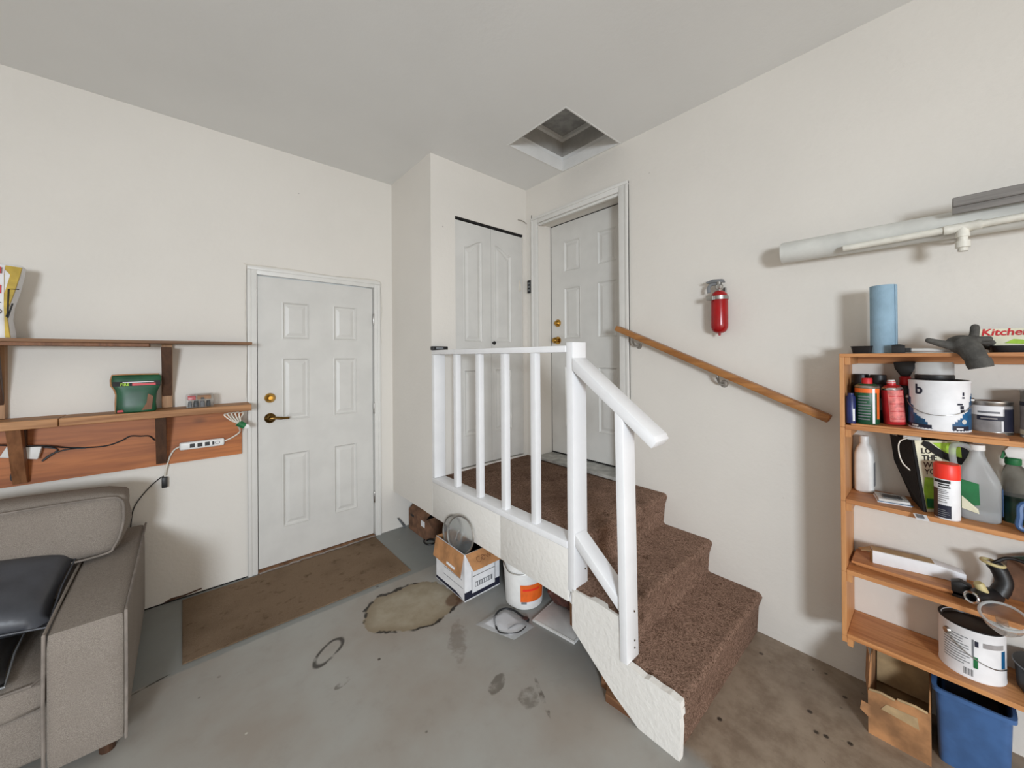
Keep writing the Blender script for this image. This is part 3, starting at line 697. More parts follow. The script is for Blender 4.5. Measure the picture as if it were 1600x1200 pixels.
obj('valve', lathe(B(), [(0.014, 1.832), (0.016, 1.845), (0.020, 1.850), (0.020, 1.868), (0.014, 1.874), (0.013, 1.888)], 20, None, (X_, Y_, 0)), 'steel', fe, smooth=True)
bm = prism(B(), [(X_-0.011, Y_-0.030, 1.880), (X_-0.011, Y_-0.022, 1.900), (X_-0.011, Y_+0.03, 1.905), (X_-0.011, Y_+0.068, 1.894), (X_-0.011, Y_+0.066, 1.886), (X_-0.011, Y_+0.02, 1.886)], (0.022, 0, 0), 0.003); obj('carry_handle', bm, 'grey_pl', fe, smooth=True)
bm = tube(B(), spline([(X_, Y_+0.012, 1.880), (X_, Y_+0.045, 1.876), (X_, Y_+0.056, 1.855), (X_, Y_+0.054, 1.832)]), 0.007, 8, flat=1.4); obj('squeeze_lever', bm, 'grey_pl', fe, smooth=True)
obj('gauge', lathe(B(), [(0, 0.010), (0.012, 0.009), (0.013, 0)], 18, (-1, 0, 0), (X_-0.018, Y_-0.004, 1.858)), 'chrome', fe, smooth=True)
# pipes and plank stored on wall hooks
PXc = 2.212
for y in (-0.066, -0.46):
    h_ = obj('wall_hook', tube(B(), spline([(XB-0.003, y, 2.03), (XB-0.006, y, 1.95), (XB-0.02, y, 1.918), (2.19, y, 1.918), (2.168, y, 1.926), (2.160, y, 1.940)]), 0.0045, 8), 'white_pl', smooth=True,
             label='white wire wall hook carrying the stored pipes' + (' behind the tee joint' if y > -0.2 else ' under the grey timber'), cat='hook', group='wall hooks under the pipes')
pi = obj('drain_pipe', lathe(B(), [(0.044, 0), (0.0485, 0.0), (0.0495, 0.004), (0.0495, 1.40), (0.046, 1.404), (0.044, 1.40), (0.044, 0)], 36, (0, -1, -0.012), (PXc, 0.496, 1.976), closed=False), 'pipe', smooth=True, label='thick white drain pipe stored along the wall on hooks', cat='pipe')
obj('end_wall', lathe(B(), [(0, 0.0), (0.0435, 0.0)], 24, (0, -1, -0.012), (PXc, 0.47, 1.976), closed=False), 'pipe', pi)
pv = thing('pvc_pipe', 'thin white PVC pipe with a tee joint lying along the thick pipe', 'pipe', (2.146, -0.05, 1.93))
def PV(y): return Vector((2.146, y, 1.936+(0.262-y)*0.016))
obj('tube', lathe(B(), [(0.0095, 0.01), (0.0125, 0), (0.0125, 0.36), (0, 0.36)], 18, (0, -1, 0.016), PV(0.262), closed=False), 'pipe_small', pv, smooth=True)
obj('tube', lathe(B(), [(0, 0.0), (0.0125, 0), (0.0125, 0.52), (0, 0.52)], 18, (0, -1, 0.016), PV(-0.10), closed=False), 'pipe_small', pv, smooth=True)
te = obj('tee_joint', lathe(B(), [(0.0125, -0.045), (0.017, -0.045), (0.0175, -0.032), (0.0165, -0.030), (0.0165, 0.030), (0.0175, 0.032), (0.017, 0.045), (0.0125, 0.045)], 20, (0, -1, 0.016), PV(-0.068)), 'pipe_small', pv, smooth=True)
obj('branch', lathe(B(), [(0.0165, 0), (0.0165, 0.022), (0.0175, 0.024), (0.0175, 0.036), (0.013, 0.036), (0.013, 0.05), (0.019, 0.051), (0.019, 0.074), (0.013, 0.076), (0.013, 0.088), (0, 0.088)], 20, (0, 0, -1), PV(-0.068)), 'pipe_small', te, smooth=True)
bm = B(); box(bm, 2.106, 2.161, -1.25, -0.044, 2.012, 2.046, 0.003)
bm2 = prism(B(), [(2.114, -0.044, 1.988), (2.114, -0.044, 2.0115), (2.158, -0.044, 2.0115), (2.158, -0.044, 1.996)], (0, -1.2, 0))
gp = thing('grey_board', 'weathered grey timber lying on top of the stored pipes', 'board', (2.13, -0.044, 1.99))
obj('plank', bm, 'grey_wood', gp); obj('underside_batten', bm2, 'grey_wood', gp)

# ------------------------------------------------------------------ shelves on the door wall
us = thing('upper_wall_shelf', 'long thin brown plank shelf above the thicker shelf on the door wall', 'shelf', (-0.5, YA, 1.18))
obj('plank', box(B(), -1.75, 0.330, 2.880, YA-0.001, 1.566, 1.583, 0.002), 'dark_plank', us)
obj('plank', box(B(), -1.75, -0.142, 2.885, 2.985, 1.548, 1.5655, 0.002), 'bracket_mid', us)
for x in (-0.712, -0.098):
    obj('wall_cleat', box(B(), x, x+0.048, YA-0.042, YA-0.001, 1.187, 1.5655, 0.002), 'bracket_light', us)
    obj('brace', prism(B(), [(x+0.002, 2.925, 1.5475 if x > -0.5 else 1.547), (x+0.002, 2.985, 1.5475), (x+0.002, YA-0.043, 1.30), (x+0.002, YA-0.043, 1.255)], (0.044, 0, 0), 0.002), 'bracket_dark', us)
ls = thing('lower_wall_shelf', 'thick plank shelf on orange plywood backing and dark brackets left of the side door', 'shelf', (-0.5, YA, 0.84))
obj('plywood_backing', box(B(), -1.75, 0.292, YA-0.019, YA-0.001, 0.842, 1.1435, 0.001), 'ply', ls)
obj('plank', box(B(), -0.470, 0.328, 2.905, YA-0.002, 1.1445, 1.184, 0.003), 'old_plank', ls)
obj('plank', box(B(), -1.75, -0.472, 2.900, YA-0.002, 1.1435, 1.185, 0.003), 'old_plank', ls)
for x, w_ in ((-0.640, 0.046), (-0.122, 0.046)):
    obj('bracket', prism(B(), [(x, 2.935, 1.1435), (x, 2.985, 1.1435), (x, YA-0.020, 0.915), (x, YA-0.020, 0.858), (x, YA-0.052, 0.858)], (w_, 0, 0), 0.002), 'bracket_mid' if x < -0.5 else 'bracket_dark', ls)
    obj('bracket_post', box(B(), x+0.004, x+w_-0.004, YA-0.046, YA-0.0195, 0.90, 1.1430, 0.001), 'bracket_dark', ls)
# power strip with cords
ps = thing('power_strip', 'white power strip with black sockets screwed to the plywood', 'power strip', (0.09, YA-0.02, 0.94))
obj('housing', box(B(), -0.020, 0.198, YA-0.050, YA-0.0195, 0.919, 0.966, 0.010, 3), 'white_pl', ps, smooth=True)
for x in (0.040, 0.076, 0.112): obj('socket', box(B(), x-0.012, x+0.012, YA-0.0515, YA-0.0495, 0.930, 0.954, 0.001), 'black', ps)
obj('switch', box(B(), 0.136, 0.146, YA-0.0525, YA-0.0495, 0.932, 0.954, 0.001), 'black', ps)
obj('marking', tube(B(), [(0.162+0.012*math.cos(a), YA-0.0505, 0.943+0.008*math.sin(a)) for a in [2*PI*k/14 for k in range(14)]], 0.0015, 5, closed=True), 'ink_grey', ps)
bm = tube(B(), spline([(-0.018, YA-0.032, 0.942), (-0.045, YA-0.034, 0.925), (-0.066, YA-0.03, 0.88), (-0.080, YA-0.026, 0.820), (-0.086, YA-0.022, 0.775)]), 0.0045, 8); obj('cord', bm, 'cord_white', ps, smooth=True)
obj('cord', tube(B(), spline([(0.196, YA-0.032, 0.942), (0.240, YA-0.036, 0.962), (0.276, YA-0.05, 0.992), (0.272, YA-0.09, 1.025), (0.252, 2.94, 1.060)]), 0.0045, 8), 'cord_white', ps, smooth=True)
for k, (dx, top, sw) in enumerate(((0.0, 1.1435, -0.012), (0.018, 1.1435, 0.004), (0.038, 1.1435, 0.012), (0.058, 1.140, 0.020), (-0.016, 1.139, -0.022))):
    x = 0.205+dx
    obj('cord_loop', tube(B(), spline([(0.268, 2.925, 1.062), ((0.268+x)/2+sw*0.2, 2.915, 1.090), (x, 2.918, top-0.012), (x+0.012, 2.93, top-0.006), (x+0.024, 2.94, top-0.012), ((0.285+x)/2, 2.94, 1.095), (0.278, 2.935, 1.066)]), 0.0035, 7), 'cord_white', ps, smooth=True)
bm = lathe(B(), [(0.018, -0.022), (0.020, -0.02), (0.020, 0.02), (0.018, 0.022)], 16, (0.5, 0.0, -0.35), (0.276, 2.930, 1.058)); obj('green_tie', bm, 'green', ps, smooth=True)
obj('plug_head', prism(B(), [(0.284, 2.915, 1.066), (0.318, 2.915, 1.052), (0.322, 2.915, 1.032), (0.300, 2.915, 1.028), (0.276, 2.915, 1.042)], (0, 0.03, 0), 0.004), 'white_pl', ps, smooth=True)
pl = thing('black_plug', 'small black plug hanging on a thin dark cord below the power strip', 'plug', (-0.087, YA-0.02, 0.70))
obj('plug_body', box(B(), -0.100, -0.074, YA-0.034, YA-0.008, 0.706, 0.768, 0.004), 'black', pl, smooth=True)
obj('dark_cord', tube(B(), spline([(-0.085, YA-0.01, 0.775), (-0.112, YA-0.006, 0.76), (-0.16, YA-0.005, 0.71), (-0.207, YA-0.005, 0.64), (-0.225, YA-0.006, 0.58), (-0.235, YA-0.008, 0.45)]), 0.003, 6), 'black', pl, smooth=True)
bk = thing('black_cable', 'tangled black cable running along the orange plywood', 'cable', (-0.4, YA-0.02, 1.0))
obj('run', tube(B(), spline([(-0.90, YA-0.026, 1.075), (-0.70, YA-0.060, 1.066), (-0.60, YA-0.062, 1.045), (-0.535, YA-0.062, 1.036), (-0.454, YA-0.026, 1.007), (-0.339, YA-0.026, 0.995), (-0.273, YA-0.026, 1.012), (-0.231, YA-0.026, 1.036), (-0.19, YA-0.026, 1.030), (-0.152, YA-0.026, 1.025), (-0.128, YA-0.026, 0.996)]), 0.0038, 7), 'black', bk, smooth=True)
obj('loop', tube(B(), spline([(-0.40, YA-0.027, 0.998), (-0.47, YA-0.03, 1.000), (-0.52, YA-0.03, 0.985), (-0.55, YA-0.03, 0.955), (-0.535, YA-0.03, 0.968), (-0.50, YA-0.03, 1.006), (-0.555, YA-0.03, 1.030)]), 0.0036, 7), 'black', bk, smooth=True)
obj('tail', tube(B(), spline([(-0.60, YA-0.028, 0.945), (-0.630, YA-0.027, 0.938), (-0.648, YA-0.027, 0.905), (-0.646, YA-0.027, 0.876), (-0.633, YA-0.027, 0.870), (-0.622, YA-0.027, 0.895)]), 0.0036, 7), 'black', bk, smooth=True)
wa = thing('white_router', 'white plastic adapter box tucked behind the bracket on the plywood', 'adapter', (-0.6, YA-0.04, 1.0))
obj('shell', prism(B(), [(-0.680, YA-0.020, 1.000), (-0.655, YA-0.020, 1.056), (-0.546, YA-0.020, 1.035), (-0.560, YA-0.020, 0.970)], (0, -0.035, 0), 0.005), 'white_pl', wa, smooth=True)
# green pouch
gp_ = thing('green_pouch', 'dark green plastic pouch with yellow and red lettering on the plank shelf', 'pouch', (-0.195, 2.965, 1.185))
def pouch(z):   # half width and half depth by height
    return z
rings = []
for (z, hw, hd, cx) in ((0.0, 0.078, 0.040, -0.002), (0.006, 0.082, 0.043, -0.002), (0.05, 0.079, 0.038, -0.002), (0.10, 0.080, 0.032, 0.0), (0.125, 0.086, 0.027, 0.002), (0.145, 0.096, 0.022, 0.0), (0.175, 0.100, 0.017, 0.0), (0.196, 0.098, 0.010, 0.0), (0.207, 0.092, 0.003, -0.004)):
    rings.append((z, cx, 0.0, hw, hd, 3.2))
obj('bag', loft(B(), rings, 40), 'green_can', gp_, smooth=True, local=True, ang=80)
def on_pouch(s, size, x, z, d, mat, **kw): obj('lettering', text_flat(s, size, (x, -d, z), (1, 0, 0), (0, 0, 1), **kw), mat, gp_, local=True)
obj('top_band', prism(B(), [(-0.094, -0.0205, 0.170), (0.094, -0.0205, 0.172), (0.096, -0.0245, 0.146), (-0.092, -0.0245, 0.146)], (0, 0.006, 0)), 'ink', gp_, local=True)
on_pouch('FIRE', 0.019, -0.047, 0.1535, 0.0255, 'lime', bold=0.0006)
obj('red_strip', prism(B(), [(-0.018, -0.0250, 0.147), (0.076, -0.0250, 0.147), (0.076, -0.0236, 0.160), (-0.018, -0.0236, 0.160)], (0, 0.003, 0)), 'red_can', gp_, local=True)
obj('white_strip', prism(B(), [(-0.055, -0.0225, 0.1635), (0.070, -0.0225, 0.1645), (0.070, -0.0222, 0.168), (-0.055, -0.0222, 0.1675)], (0, 0.002, 0)), 'carton_white', gp_, local=True)
obj('picture', prism(B(), [(0.020, -0.0445, 0.010), (0.060, -0.042, 0.012), (0.066, -0.0385, 0.085), (0.045, -0.036, 0.100), (0.040, -0.040, 0.050)], (0, 0.006, 0)), 'bracket_mid', gp_, local=True)
obj('red_corner', prism(B(), [(-0.074, -0.0425, 0.006), (-0.050, -0.0445, 0.006), (-0.054, -0.044, 0.018), (-0.074, -0.042, 0.016)], (0, 0.004, 0)), 'red_ink', gp_, local=True)
obj('kraft_edge', tube(B(), [(-0.083, 0, 0.0), (-0.084, 0, 0.05), (-0.082, 0, 0.10), (-0.090, 0, 0.13), (-0.101, 0, 0.15), (-0.102, 0, 0.18), (-0.097, 0, 0.206), (-0.05, 0, 0.208), (0.0, 0, 0.2085), (0.088, 0, 0.2075)], 0.004, 6), 'cardboard', gp_, local=True, smooth=True)
# clear plastic box of hardware
cb = thing('plastic_organizer', 'small clear plastic box of dark hardware at the end of the plank shelf', 'box', (0.075, 2.975, 1.1845))
obj('shell', box(B(), -0.064, 0.064, -0.035, 0.035, 0.0, 0.080, 0.006), 'clear', cb, local=True, smooth=True)
for k, (x, wdt, hgt, mt) in enumerate(((-0.046, 0.020, 0.036, 'grey_pl'), (-0.018, 0.026, 0.040, 'black'), (0.012, 0.024, 0.036, 'ink_grey'), (0.040, 0.022, 0.038, 'black'))):
    obj('hardware_bag', loft(B(), [(0.003, x, 0, wdt*0.48, 0.026, 3), (hgt*0.5, x, 0, wdt*0.5, 0.027, 3), (hgt, x, 0, wdt*0.40, 0.020, 3)], 14), mt, cb, local=True, smooth=True)
obj('inner_card', box(B(), -0.056, -0.020, -0.028, 0.020, 0.046, 0.070, 0.002), 'red_can', cb, local=True)
obj('inner_card', box(B(), -0.012, 0.052, -0.026, 0.022, 0.048, 0.070, 0.002), 'cardboard', cb, local=True)
obj('dark_knob', box(B(), 0.004, 0.020, -0.030, -0.0265, 0.048, 0.060, 0.001), 'black', cb, local=True)
# printed carton on the upper shelf
pc = thing('printed_carton', 'white and yellow printed carton bag on the thin upper shelf', 'carton', (-0.70, 2.96, 1.5835))
rg = [(0.0, 0.0, 0.0, 0.085, 0.055, 4), (0.03, 0.004, 0, 0.080, 0.055, 4), (0.09, 0.0, 0, 0.076, 0.054, 4), (0.15, 0.0, 0, 0.080, 0.053, 5), (0.22, 0.004, 0, 0.092, 0.050, 6), (0.30, 0.008, 0, 0.102, 0.046, 6), (0.345, 0.010, 0, 0.106, 0.038, 6), (0.352, 0.010, 0, 0.100, 0.030, 6)]
obj('carton', loft(B(), rg, 40), 'carton_white', pc, local=True, smooth=True, ang=50)
yp = [(0.068, -0.0555, 0.002), (0.082, -0.056, 0.002), (0.074, -0.0555, 0.09), (0.078, -0.0545, 0.15), (0.094, -0.052, 0.22), (0.109, -0.048, 0.30), (0.114, -0.040, 0.342), (0.066, -0.0400, 0.346), (0.064, -0.050, 0.30), (0.064, -0.054, 0.15)]
obj('yellow_panel', prism(B(), yp, (0, 0.012, 0)), 'yellow', pc, local=True)
obj('lettering', text_flat('MO', 0.026, (0.092, -0.0415, 0.328), (1, 0, 0), (0, 0.12, 1), bold=0.001), 'ink', pc, local=True)
for (x0, x1, z0, z1, mt) in ((0.02, 0.056, 0.305, 0.335, 'red_ink'), (0.02, 0.056, 0.21, 0.25, 'red_ink'), (0.02, 0.056, 0.165, 0.169, 'ink')):
    obj('print_block', box(B(), x0, x1, -0.057, -0.045, z0, z1), mt, pc, local=True)
obj('dark_line', tube(B(), [(0.108, -0.0505, 0.235), (0.078, -0.0545, 0.233), (0.076, -0.056, 0.12), (0.072, -0.057, 0.10)], 0.003, 5), 'ink', pc, local=True)
obj('dark_line', tube(B(), [(0.090, -0.0535, 0.165), (0.076, -0.0575, 0.095)], 0.003, 5), 'ink', pc, local=True)
obj('print_ring', tube(B(), [(0.044+0.013*math.cos(a), -0.056, 0.125+0.013*math.sin(a)) for a in [2*PI*k/16 for k in range(16)]], 0.0015, 5, closed=True), 'ink', pc, local=True)

# ------------------------------------------------------------------ sofa
so = thing('sofa', 'taupe fabric sofa with a boxy arm in the corner under the wall shelves', 'sofa', (-0.9, 2.5, 0.0))
def soft_box(x0, x1, y0, y1, z0, z1, bev, puff=0.0, cuts=6):
    bm = B(); box(bm, x0, x1, y0, y1, z0, z1, bev, 3)
    return bm
def puffy(x0, x1, y0, y1, z0, z1, bev, puff, n=8):
    """upholstered block: rounded box with crowned faces"""
    bm = B(); bmesh.ops.create_cube(bm, size=2.0)
    bmesh.ops.subdivide_edges(bm, edges=bm.edges[:], cuts=n, use_grid_fill=True)
    hx, hy, hz = (x1-x0)/2, (y1-y0)/2, (z1-z0)/2; c = Vector(((x0+x1)/2, (y0+y1)/2, (z0+z1)/2)); h = Vector((hx, hy, hz))
    for v in bm.verts:
        q = v.co.copy(); p = Vector((q.x*hx, q.y*hy, q.z*hz))
        cr = Vector([min(max(p[i], -h[i]+bev), h[i]-bev) for i in range(3)]); d = p-cr
        if d.length > 1e-9: p = cr+d.normalized()*bev
        for i in range(3):
            j, k = (i+1) % 3, (i+2) % 3
            if abs(q[i]) > 0.999: p[i] += math.copysign(puff*(1-q[j]**2)*(1-q[k]**2), q[i])
        v.co = c+p
    return bm
SX0 = -1.75
obj('arm', puffy(SX0-0.204, SX0-0.004, 2.032, 3.040, 0.045, 0.530, 0.022, 0.004), 'sofa', so, smooth=True, ang=50)
obj('base', soft_box(SX0, -0.368, 2.12, 3.02, 0.05, 0.235, 0.02), 'sofa', so, smooth=True)
obj('back_frame', soft_box(SX0, -0.366, 2.84, 3.045, 0.236, 0.66, 0.03), 'sofa', so, smooth=True)
arm = obj('arm', puffy(-0.364, -0.166, 2.032, 3.040, 0.045, 0.530, 0.022, 0.004), 'sofa', so, smooth=True, ang=50)
def pipe_line(pts, parent, r=0.005): return obj('piping', tube(B(), pts, r, 7), 'piping', parent, smooth=True)
pipe_line([(-0.166, 3.035, 0.528), (-0.164, 2.55, 0.533), (-0.166, 2.036, 0.528), (-0.165, 2.032, 0.30), (-0.166, 2.034, 0.05)], arm)
pipe_line([(-0.364, 2.85, 0.528), (-0.365, 2.45, 0.533), (-0.364, 2.036, 0.528), (-0.365, 2.032, 0.30), (-0.364, 2.034, 0.05)], arm)
seat = obj('seat_cushion', puffy(-1.05, -0.372, 2.085, 2.84, 0.238, 0.355, 0.03, 0.012), 'sofa', so, smooth=True, ang=60)
pipe_line([(-1.03, 2.092, 0.345), (-0.70, 2.080, 0.352), (-0.40, 2.090, 0.344), (-0.378, 2.12, 0.344), (-0.376, 2.5, 0.350)], seat)
obj('seat_cushion', puffy(SX0+0.02, -1.055, 2.085, 2.84, 0.238, 0.355, 0.03, 0.012), 'sofa', so, smooth=True, ang=60)
# back cushion, leaning and sagging a little to the side
bm = puffy(-1.00, -0.216, 2.62, 2.83, 0.545, 0.825, 0.045, 0.022, 10)
for v in bm.verts:
    t = (v.co.z-0.545)/0.28; v.co.y += 0.02*t-0.01
    s_ = (v.co.x+1.0)/0.784; v.co.x -= 0.05*max(0, 1-t)*max(0, s_-0.6); v.co.z += 0.02*(1-s_)-0.0*t
    if v.co.x > -0.25: v.co.x += 0.006*math.sin(v.co.z*40)
bc = obj('back_cushion', bm, 'sofa', so, smooth=True, ang=60)
pipe_line(spline([(-0.95, 2.622, 0.822), (-0.6, 2.612, 0.828), (-0.30, 2.622, 0.818), (-0.232, 2.632, 0.795), (-0.221, 2.628, 0.73), (-0.226, 2.620, 0.66), (-0.25, 2.612, 0.585), (-0.30, 2.606, 0.556), (-0.60, 2.590, 0.556)], 5), bc)
obj('back_cushion', puffy(SX0+0.02, -1.005, 2.60, 2.83, 0.40, 0.83, 0.05, 0.022), 'sofa', so, smooth=True)
obj('back_support', puffy(-1.00, -0.370, 2.68, 2.838, 0.37, 0.545, 0.03, 0.0), 'sofa', so, smooth=True)
for (x, y) in ((-0.22, 2.09), (-0.22, 2.98), (SX0+0.06, 2.16), (SX0+0.06, 2.98)):
    obj('foot', lathe(B(), [(0.022, 0.0), (0.026, 0.05)], 14, None, (x, y, 0)), 'bracket_dark', so)
def place(bm, o, u, v):
    """map local x,y,z to a frame spanned by u (x) and v (y)"""
    u = Vector(u).normalized(); v = Vector(v); v = (v-u*v.dot(u)).normalized(); w_ = u.cross(v)
    return xform(bm, Matrix(((u.x, v.x, w_.x, o[0]), (u.y, v.y, w_.y, o[1]), (u.z, v.z, w_.z, o[2]), (0, 0, 0, 1))))
TR = Vector((-0.336, 2.645, 0.562)); BR = Vector((-0.418, 2.262, 0.468)); ux = Vector((1, 0.0, -0.16)).normalized()
cpos = (TR+BR)/2-ux*0.235
tp = obj('throw_pillow', place(pillow_mesh(B(), 0.46, 0.43, 0.13), cpos, ux, TR-BR), 'pillow', smooth=True, ang=80, label='slate blue leatherette throw pillow leaning against the sofa back cushion', cat='pillow', group='throw pillows on the sofa')
sm = [Vector(p) for p in ((-0.23, -0.215, 0), (0, -0.205, 0), (0.23, -0.215, 0), (0.222, 0, 0), (0.23, 0.215, 0), (0, 0.205, 0), (-0.23, 0.215, 0))]
obj('seam', place(tube(B(), sm, 0.004, 6), cpos, ux, TR-BR), 'pillow', tp, smooth=True)
c2 = Vector((-0.70, 2.262, 0.402)); u2 = Vector((1, 0.05, -0.06))
tp2 = obj('throw_pillow', place(pillow_mesh(B(), 0.47, 0.36, 0.11), c2, u2, Vector((-0.02, 1, 0.10))), 'pillow2', smooth=True, ang=80, label='charcoal leatherette throw pillow lying flat at the front of the sofa seat', cat='pillow', group='throw pillows on the sofa')
obj('seam', place(tube(B(), [Vector((p.x*1.02, p.y*0.837, 0)) for p in sm], 0.004, 6), c2, u2, Vector((-0.02, 1, 0.10))), 'grey_pl', tp2, smooth=True)

# ------------------------------------------------------------------ floor mat and things under the landing
fm = obj('door_mat', box(B(), -0.008, 1.178, 2.414, 3.052, 0.0005, 0.007, 0.002), 'mat', label='worn brown carpet mat on the floor in front of the side door', cat='mat')
bx = thing('file_box', 'white and navy file box with brown flaps folded out, under the landing', 'box', (1.40, 2.05, 0.0))
bx0, bx1, by0, by1, bh = 1.270, 1.540, 1.888, 2.226, 0.281; th = 0.005
def face_panel(name, pts, off, mat, parent): return obj(name, prism(B(), pts, off), mat, parent)
w1 = face_panel('wall_panel', [(bx0, by0, 0.052), (bx1, by0, 0.052), (bx1, by0, bh), (bx0, by0, bh)], (0, th, 0), 'carton_white', bx)
w2 = face_panel('wall_panel', [(bx0, by0+th, 0.0), (bx0, by1, 0.0), (bx0, by1, bh), (bx0, by0+th, bh)], (th, 0, 0), 'carton_white', bx)
face_panel('wall_panel', [(bx1-th, by0+th, 0.0), (bx1-th, by1, 0.0), (bx1-th, by1, bh), (bx1-th, by0+th, bh)], (th, 0, 0), 'cardboard', bx)
face_panel('wall_panel', [(bx0+th, by1-th, 0.0), (bx1-th, by1-th, 0.0), (bx1-th, by1-th, bh), (bx0+th, by1-th, bh)], (0, th, 0), 'cardboard', bx)
face_panel('navy_band', [(bx0, by0, 0.006), (bx1, by0, 0.006), (bx1, by0, 0.0515), (bx0, by0, 0.0515)], (0, th, 0), 'navy', bx)
face_panel('base_edge', [(bx0-0.002, by0-0.002, 0.0), (bx1, by0-0.002, 0.0), (bx1, by0-0.002, 0.0055), (bx0-0.002, by0-0.002, 0.0055)], (0, th, 0), 'carton_white', bx)
face_panel('bottom', [(bx0+th, by0+th, 0.001), (bx1-th, by0+th, 0.001), (bx1-th, by1-th, 0.001), (bx0+th, by1-th, 0.001)], (0, 0, 0.004), 'cardboard', bx)
obj('side_band', prism(B(), [(bx0-0.001, by0+0.02, 0.004), (bx0-0.001, by1, 0.004), (bx0-0.001, by1, 0.022), (bx0-0.001, by0+0.10, 0.022)], (0.0008, 0, 0)), 'navy', w2)
obj('print_line', box(B(), bx0+0.052, bx1-0.04, by0-0.001, by0-0.0002, 0.128, 0.131), 'ink', w1)
for x in (bx0+0.050, bx1-0.040): obj('print_line', box(B(), x, x+0.003, by0-0.001, by0-0.0002, 0.030, 0.168), 'ink', w1)
obj('print_patch', box(B(), bx0+0.053, bx1-0.040, by0-0.0008, by0-0.0001, 0.030, 0.052), 'carton_white', w1)
obj('barcode', box(B(), bx0+0.075, bx1-0.060, by0-0.0012, by0-0.0003, 0.060, 0.090), 'ink_grey', w1)
for k in range(7): obj('barcode_gap', box(B(), bx0+0.079+k*0.018, bx0+0.088+k*0.018, by0-0.0016, by0-0.0013, 0.064, 0.086), 'carton_white', w1)
for (z, y0_, y1_) in ((0.118, by0+0.03, by1-0.10), (0.070, by0+0.02, by1-0.09)): obj('print_line', box(B(), bx0-0.001, bx0-0.0002, y0_, y1_, z, z+0.003), 'ink_grey', w2)
f1 = obj('flap', prism(B(), [(bx0+0.004, by0-0.002, bh), (bx1-0.004, by0-0.002, bh), (bx1-0.008, by0-0.078, 0.212), (bx0+0.010, by0-0.078, 0.212)], (0, -0.003, 0.003)), 'cardboard', bx)
upf = Vector((0, 0.076, 0.069)).normalized(); nf = Vector((0, -0.069, 0.076)).normalized()
hp = lambda x, v: Vector((bx0+x, by0-0.040, 0.2465))+upf*v+nf*0.0050
obj('handwriting', tube(B(), spline([hp(0.085, 0.012), hp(0.066, 0.014), hp(0.058, -0.002), hp(0.070, -0.016), hp(0.088, -0.010), hp(0.096, 0.010), hp(0.112, 0.014), hp(0.118, -0.006), hp(0.102, -0.014), hp(0.098, 0.002), hp(0.125, 0.008), hp(0.138, -0.010), hp(0.146, 0.010), hp(0.156, -0.010), hp(0.166, 0.008), hp(0.176, -0.010), hp(0.188, 0.006), hp(0.200, -0.008)], 5), 0.0016, 5), 'bracket_mid', f1)
f2 = obj('flap', prism(B(), [(bx0-0.002, by0+0.004, bh), (bx0-0.002, by1-0.006, bh), (bx0-0.026, by1-0.010, 0.165), (bx0-0.026, by0+0.008, 0.150)], (-0.003, 0, 0.001)), 'cardboard', bx)
obj('handle_slot', prism(B(), [(bx0-0.0282, by0+0.07, 0.176), (bx0-0.0282, by0+0.16, 0.180), (bx0-0.0255, by0+0.16, 0.192), (bx0-0.0255, by0+0.07, 0.188)], (-0.003, 0, 0)), 'carton_white', f2)
# round lids standing in the box
def lid(o, nrm, r, label):
    t = thing('glass_lid', label, 'lid', o, group='round lids in the file box')
    nrm = Vector(nrm).normalized(); q = Vector((0, 0, 1)).rotation_difference(nrm).to_matrix()
    obj('glass', lathe(B(), [(0, 0.020), (r*0.5, 0.015), (r*0.85, 0.006), (r, 0.0), (r, -0.003), (r*0.84, 0.003), (r*0.5, 0.012), (0, 0.017)], 32, nrm, (0, 0, 0), closed=False), 'clear', t, local=True, smooth=True)
    obj('rim', tube(B(), [q@Vector((r*math.cos(a), r*math.sin(a), 0)) for a in [2*PI*k/40 for k in range(40)]], 0.0055, 8, closed=True), 'steel', t, local=True, smooth=True)
    obj('handle', tube(B(), [q@Vector(p) for p in ((-0.03, 0, 0.016), (-0.022, 0, 0.030), (0.022, 0, 0.030), (0.03, 0, 0.016))], 0.005, 8), 'chrome', t, local=True, smooth=True)
lid((1.306, 1.990, 0.357), (-0.95, -0.20, 0.16), 0.112, 'clear round lid with steel rim standing tallest in the file box')
lid((1.322, 2.105, 0.330), (-0.97, -0.05, 0.18), 0.102, 'smaller round lid tilted behind the tall one in the file box')
pn = thing('stored_pot', 'dark pot lying among the lids inside the file box', 'pot', (1.42, 2.05, 0.006))
obj('bowl', lathe(B(), [(0, 0.0), (0.07, 0.0), (0.090, 0.02), (0.095, 0.20), (0.098, 0.205), (0.090, 0.205), (0.085, 0.03), (0, 0.02)], 28, None, closed=False), 'black', pn, local=True, smooth=True)
obj('grip', tube(B(), spline([(-0.095, -0.03, 0.17), (-0.125, -0.02, 0.185), (-0.125, 0.02, 0.185), (-0.095, 0.03, 0.17)]), 0.006, 8), 'chrome', pn, local=True, smooth=True)
